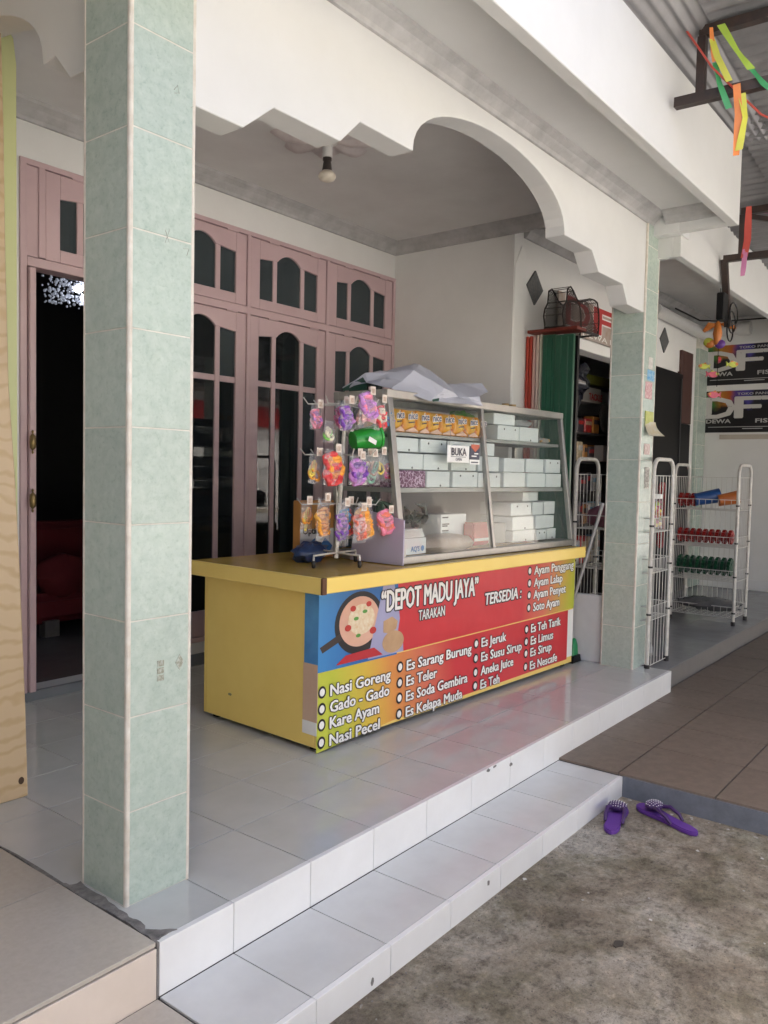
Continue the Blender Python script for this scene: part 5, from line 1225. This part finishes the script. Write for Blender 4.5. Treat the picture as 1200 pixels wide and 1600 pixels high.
def tub(c, r, h, m, label, ang):
    T = Matrix.Translation(c) @ Matrix.Rotation(ang, 4, 'Z') @ Matrix.Rotation(R(78), 4, 'Y')
    return tag(MB().lathe([(0, -h/2), (r*.85, -h/2), (r, h/2), (r*.9, h/2), (r*.75, -h/2+.01), (0, -h/2+.01)], (0, 0, 0), 18, T=T).build('plastic_beaker', m, smooth=True), label, 'beaker')
tub((5.72, .24, 1.005), .06, .20, G('blue_plastic', (.02, .08, .26), .35), 'blue plastic beaker lying on the top basket of the second rack', R(-60))
tub((5.75, .08, 1.0), .055, .16, G('orange_plastic', (.52, .15, .03), .35), 'orange plastic beaker lying on the top basket of the second rack', R(-60))
for i in range(3): reel(5.70, .34+.05*i, .985, .055, .03, redp, f'red toothed reel, {ORD[i]} behind the blue beaker in the top basket', 'red reels in the top basket')
for i in range(8): reel(5.56, .56, .62+.065*i, .05, .03, redp, f'red toothed reel hung on the rack end, {ORD[i]} from the bottom', 'red reels hung on the rack end')
b = MB(); b.ball((5.74, .20, .125), (.17, .24, .05), 18, 10, .2, random.Random(3)); tag(b.build('film_bundle', G('grey_film', (.20, .20, .20), .25, (.10, .10, .10), 12, 6), smooth=True), 'bundle of grey plastic film in the bottom basket of the second rack', 'bundle')
# goods in the first rack
t = thing('sweet_jar', 'clear jar of bright sweets on the rack behind the far column', 'jar', (3.84, .03, .85))
rj = random.Random(6); sw_ = [neon['orange'], neon['lime'], neon['pink'], yel]
for q in range(4):
    b = MB()
    for i in range(34):
        a = rj.uniform(0, 6.28); r = .055*math.sqrt(rj.random()); b.ball((3.86+r*math.cos(a), .03+r*math.sin(a), .86+rj.uniform(0, .15)), .012, 6, 4)
    tag(b.build('sweets', sw_[q], t, smooth=True), kind='stuff')
MB().lathe([(.066, 0), (.068, .17), (.06, .185)], (3.86, .03, .845), 18).build('jar_wall', film('jar_film', (.92, .93, .93), .06), t, smooth=True)
MB().lathe([(0, 0), (.064, 0), (.064, .028), (0, .028)], (3.86, .03, 1.03), 18).build('lid', G('white_plastic', (.72, .72, .70), .35), t, smooth=True)
b = MB(); b.ball((3.80, .05, .08), (.10, .08, .06), 14, 9, .2, random.Random(8)); tag(b.build('clear_bag', film('clear_bag', (.75, .78, .78), .4), smooth=True), 'crumpled clear bag at the bottom of the rack behind the column', 'bag')
b = MB(); b.ball((3.82, .34, .90), (.12, .09, .07), 14, 9, .2, random.Random(18)); tag(b.build('pink_bag', G('dull_pink_cloth', (.25, .10, .13), .7, (.18, .06, .09), 30), smooth=True), 'dull pink cloth bag in the upper basket of the rack behind the column', 'bag')
for i in range(4): tag(MB().lathe([(.05, 0), (.07, .012), (.068, .016), (.048, .004)], (3.80, .25, .60+.016*i), 18).build('steel_plate', steel_m, smooth=True), f'steel plate, {ORD[i]} from below in the stack on the rack behind the column', 'plate', 'steel plates in the rack')
# white block, pole and dustpan beside the counter
tag(MB().box(3.552, 3.60, .205, .56, .0, .42).build('foam_panel', G('foam_white', (.70, .71, .72), .7), bevel=.004), 'white foam panel standing on the floor between counter and far column', 'panel')
tag(MB().tube([(3.395, .44, .0), (3.505, .205, 1.0)], .011, 8).build('grey_pole', G('grey_paint', (.33, .33, .32), .5), smooth=True), 'thin grey pole leaning between the counter and the far column', 'pole')
t = thing('hand_brush', 'green hand brush with black bristles at the end of the counter', 'brush', (3.47, .35, 0))
b = MB(); b.prism([(3.43, .04), (3.44, .11), (3.47, .155), (3.50, .11), (3.51, .04)], 'y', .335, .36); b.build('brush_back', G('brush_green', (.02, .30, .10), .4), t, bevel=.006)
MB().prism([(3.425, .045), (3.515, .045), (3.53, .002), (3.41, .002)], 'y', .325, .37).build('bristles', black_m, t)

# ------------------------------------------------------------------ stickers on the far column
for x0, x1, z0, z1, c, c2, lb in ((3.60, 3.665, 1.815, 1.885, (.62, .62, .58), (.50, .48, .44), 'small white paper sticker, topmost on the far column'),
                             (3.585, 3.70, 1.745, 1.808, (.05, .28, .55), (.25, .45, .60), 'blue sticker below the top white one on the far column'),
                             (3.56, 3.67, 1.635, 1.735, (.62, .46, .46), (.50, .25, .26), 'pink printed sticker on the far column'),
                             (3.575, 3.67, 1.30, 1.365, (.58, .50, .47), (.45, .33, .30), 'faded pink sticker below the hanging leaflets'),
                             (3.60, 3.675, 1.095, 1.225, (.64, .63, .58), (.30, .28, .24), 'white sticker with black print, lowest on the far column')):
    tag(MB().box(x0, x1, -.0138, -.0117, z0, z1).build('sticker', G('sticker_'+lb[:9], c, .5, c2, 55, 4, contrast=(.45, .6))), lb, 'sticker', 'stickers on the far column')
t = thing('leaflet_pad', 'yellow green leaflets curling out from the far column', 'leaflet', (3.63, -.02, 1.5))
MB().box(3.57, 3.70, -.018, -.0122, 1.47, 1.56).build('leaflet', G('leaflet_lime', (.52, .55, .16), .5, (.40, .44, .10), 30), t)
b = MB(); V = []
for k in range(9):
    q = k/8; V += [(3.565, -.016-.03*q*q, 1.50-.09*q), (3.735, -.020-.06*q*q, 1.50-.085*q)]
b.add(V, [(2*k, 2*k+1, 2*k+3, 2*k+2) for k in range(8)]); b.build('loose_leaflet', G('leaflet_photo', (.55, .45, .25), .45, (.55, .55, .50), 38, 5), t, smooth=True)
# pencil doodles, scratch marks on the near column
ink = G('pencil_grey', (.10, .10, .08), .7)
dk = MB()
for (x, z, pts) in ((.135, 2.16, [(0, 0), (.012, .015), (.018, -.004), (.002, -.008)]), (.11, 1.76, [(0, .03), (.014, .0), (.0, -.004), (.016, .034)]), (.17, 1.745, [(0, .01), (.02, .012), (.012, -.008)]), (.20, 2.14, [(0, 0), (-.014, -.008), (-.006, -.004)])):
    dk.tube([(x+a*.9, -.0006, z+c) for a, c in pts], .0009, 4)
for (x, z) in ((.105, .615), (.168, .628)):
    s_ = .011
    if x < .15:
        for q in range(3): dk.box(x-s_, x+s_, -.0012, .0004, z-.028+.020*q, z-.012+.020*q)
    else: dk.prism([(x, z-.022), (x+.014, z), (x, z+.022), (x-.014, z)], 'y', -.0012, .0004)
sk = G('faded_stamp', (.26, .26, .20), .7, (.42, .46, .40), 90, 4, contrast=(.4, .6))
o = dk.build('scribble', sk, colA)

# ------------------------------------------------------------------ purple slippers and litter on the yard
purp_m = G('purple_foam', (.13, .045, .30), .55, (.11, .035, .26), 12, 5, .15, 150); purp_d = G('dark_purple_strap', (.055, .02, .11), .4)
def slipper(heel, toe, label, flip):
    heel = Vector((*heel, 0)); toe = Vector((*toe, 0)); d = toe-heel; Ln = d.length; ang = math.atan2(d.y, d.x)
    t = thing('slipper', label, 'slipper', (heel.x, heel.y, -.225), ang, 'pair of purple slippers')
    T = Matrix.Translation((heel.x, heel.y, -.225)) @ Matrix.Rotation(ang, 4, 'Z')
    half = [(0, .0), (.015, .022), (.05, .031), (.10, .029), (.15, .031), (.20, .041), (.235, .044), (.262, .036), (.278, .018), (.283, 0)]
    k = Ln/.283
    P = [(x*k, y*(1.05 if flip*y > 0 else .95)) for x, y in half]+[(x*k, -y*.95) for x, y in reversed(half[1:-1])]
    b = MB(T); b.prism(P, 'z', .001, .019); b.build('sole', purp_m, t, bevel=.004, seg=2, smooth=True)
    tp_ = (.215*k, 0, .020)
    for sy in (-1, 1):
        MB(T).tube([tp_, (.19*k, sy*.018, .040), (.155*k, sy*.034, .048), (.115*k, sy*.036, .034), (.095*k, sy*.033, .016)], [.006, .009, .008, .007, .006], 8).build('strap', purp_d, t, smooth=True)
    MB(T).ball((.205*k, 0, .040), (.034, .040, .020), 16, 10).build('strap_pad', purp_d, t, smooth=True)
    b = MB(T); 
    for i in range(7):
        for j in range(8):
            a = (i-3)/3.5; c = (j-3.5)/4
            if a*a+c*c < .92: b.ball((.205*k+.033*a, .039*c, .040+.020*math.sqrt(1-a*a*.95-c*c*.95)), .0022, 5, 4)
    tag(b.build('stud', white_print, t), kind='stuff')
slipper((1.745, -.618), (2.02, -.545), 'purple studded slipper with its toe against the tiled step', 1)
slipper((1.955, -.885), (2.085, -.60), 'purple studded slipper lying nearer the kerb of the brown paving', -1)
rl = random.Random(9)
lt = MB()
for i in range(34):
    x, y = rl.uniform(1.2, 2.14), rl.uniform(-1.5, -.52); s_ = rl.uniform(.003, .009); a = rl.uniform(0, 6.28)
    if rl.random() < .5: y = -.51-.05*rl.random() if rl.random() < .4 else y
    if rl.random() < .5: x = 2.14-.05*rl.random()
    lt.prism([(x+s_*math.cos(a+q)*(1.6 if q < 1 else .7), y+s_*math.sin(a+q)) for q in (0, 1.4, 3.0, 4.6)], 'z', -.2245, -.2235)
tag(lt.build('paint_flakes', G('paint_flake', (.62, .60, .55), .8)), 'white flakes of paint scattered on the concrete by the kerb', 'litter', kind='stuff')
for (x, y, s_, lb) in ((1.06, -.93, .022, 'dark flattened stain nearest the step'), (1.22, -1.47, .028, 'dark leaf on the open concrete away from the step')):
    P = [(x+s_*math.cos(a)*rl.uniform(.7, 1.2), y+s_*.6*math.sin(a)*rl.uniform(.7, 1.2)) for a in [2*math.pi*k/10 for k in range(10)]]
    tag(MB().prism(P, 'z', -.2248, -.222).build('dead_leaf', G('dark_leaf', (.05, .043, .035), .9)), lb, 'leaf')
rg = random.Random(77); gv = []; gf = []
for i in range(5200):
    x = rg.uniform(-.3, 2.14); y = -.51-1.35*rg.random()**1.3
    if rg.random() < .12: y = YS-.012-.03*rg.random()
    q = rg.uniform(.0008, .0026) if rg.random() < .96 else rg.uniform(.003, .005); a = rg.uniform(0, 6.28); k = len(gv)
    gv += [(x+q*math.cos(a+t), y+q*math.sin(a+t)*rg.uniform(.6, 1), -.2255) for t in (0, 1.6, 3.1, 4.7)]+[(x+q*.2, y, -.225+q*.8)]
    gf += [(k, k+1, k+4), (k+1, k+2, k+4), (k+2, k+3, k+4), (k+3, k, k+4)]
gm = MB(); gm.add(gv, gf)
tag(gm.build('grit', G('grit_stone', (.34, .31, .27), .9, (.10, .09, .08), 60, 3)), 'loose grit and sand scattered over the worn concrete', 'grit', kind='stuff')
# chips on the risers
cp = MB(); rc = random.Random(2)
for (x, z) in ((1.52, -.008), (1.57, -.006), (1.705, -.035)):
    cp.prism([(x+.016*math.cos(a)*rc.uniform(.4, 1), z+.010*math.sin(a)*rc.uniform(.4, 1)) for a in [2*math.pi*k/8 for k in range(8)]], 'y', YF-.0072, YF-.005)
cp.build('riser_chip', mortar_m, porch)
cp = MB()
for (x, z) in ((.42, -.20), (1.02, -.165)):
    cp.prism([(x+.008*math.cos(a)*rc.uniform(.4, 1), z+.014*math.sin(a)*rc.uniform(.4, 1)) for a in [2*math.pi*k/8 for k in range(8)]], 'y', YS-.0072, YS-.005)
cp.build('riser_chip', mortar_m, st)
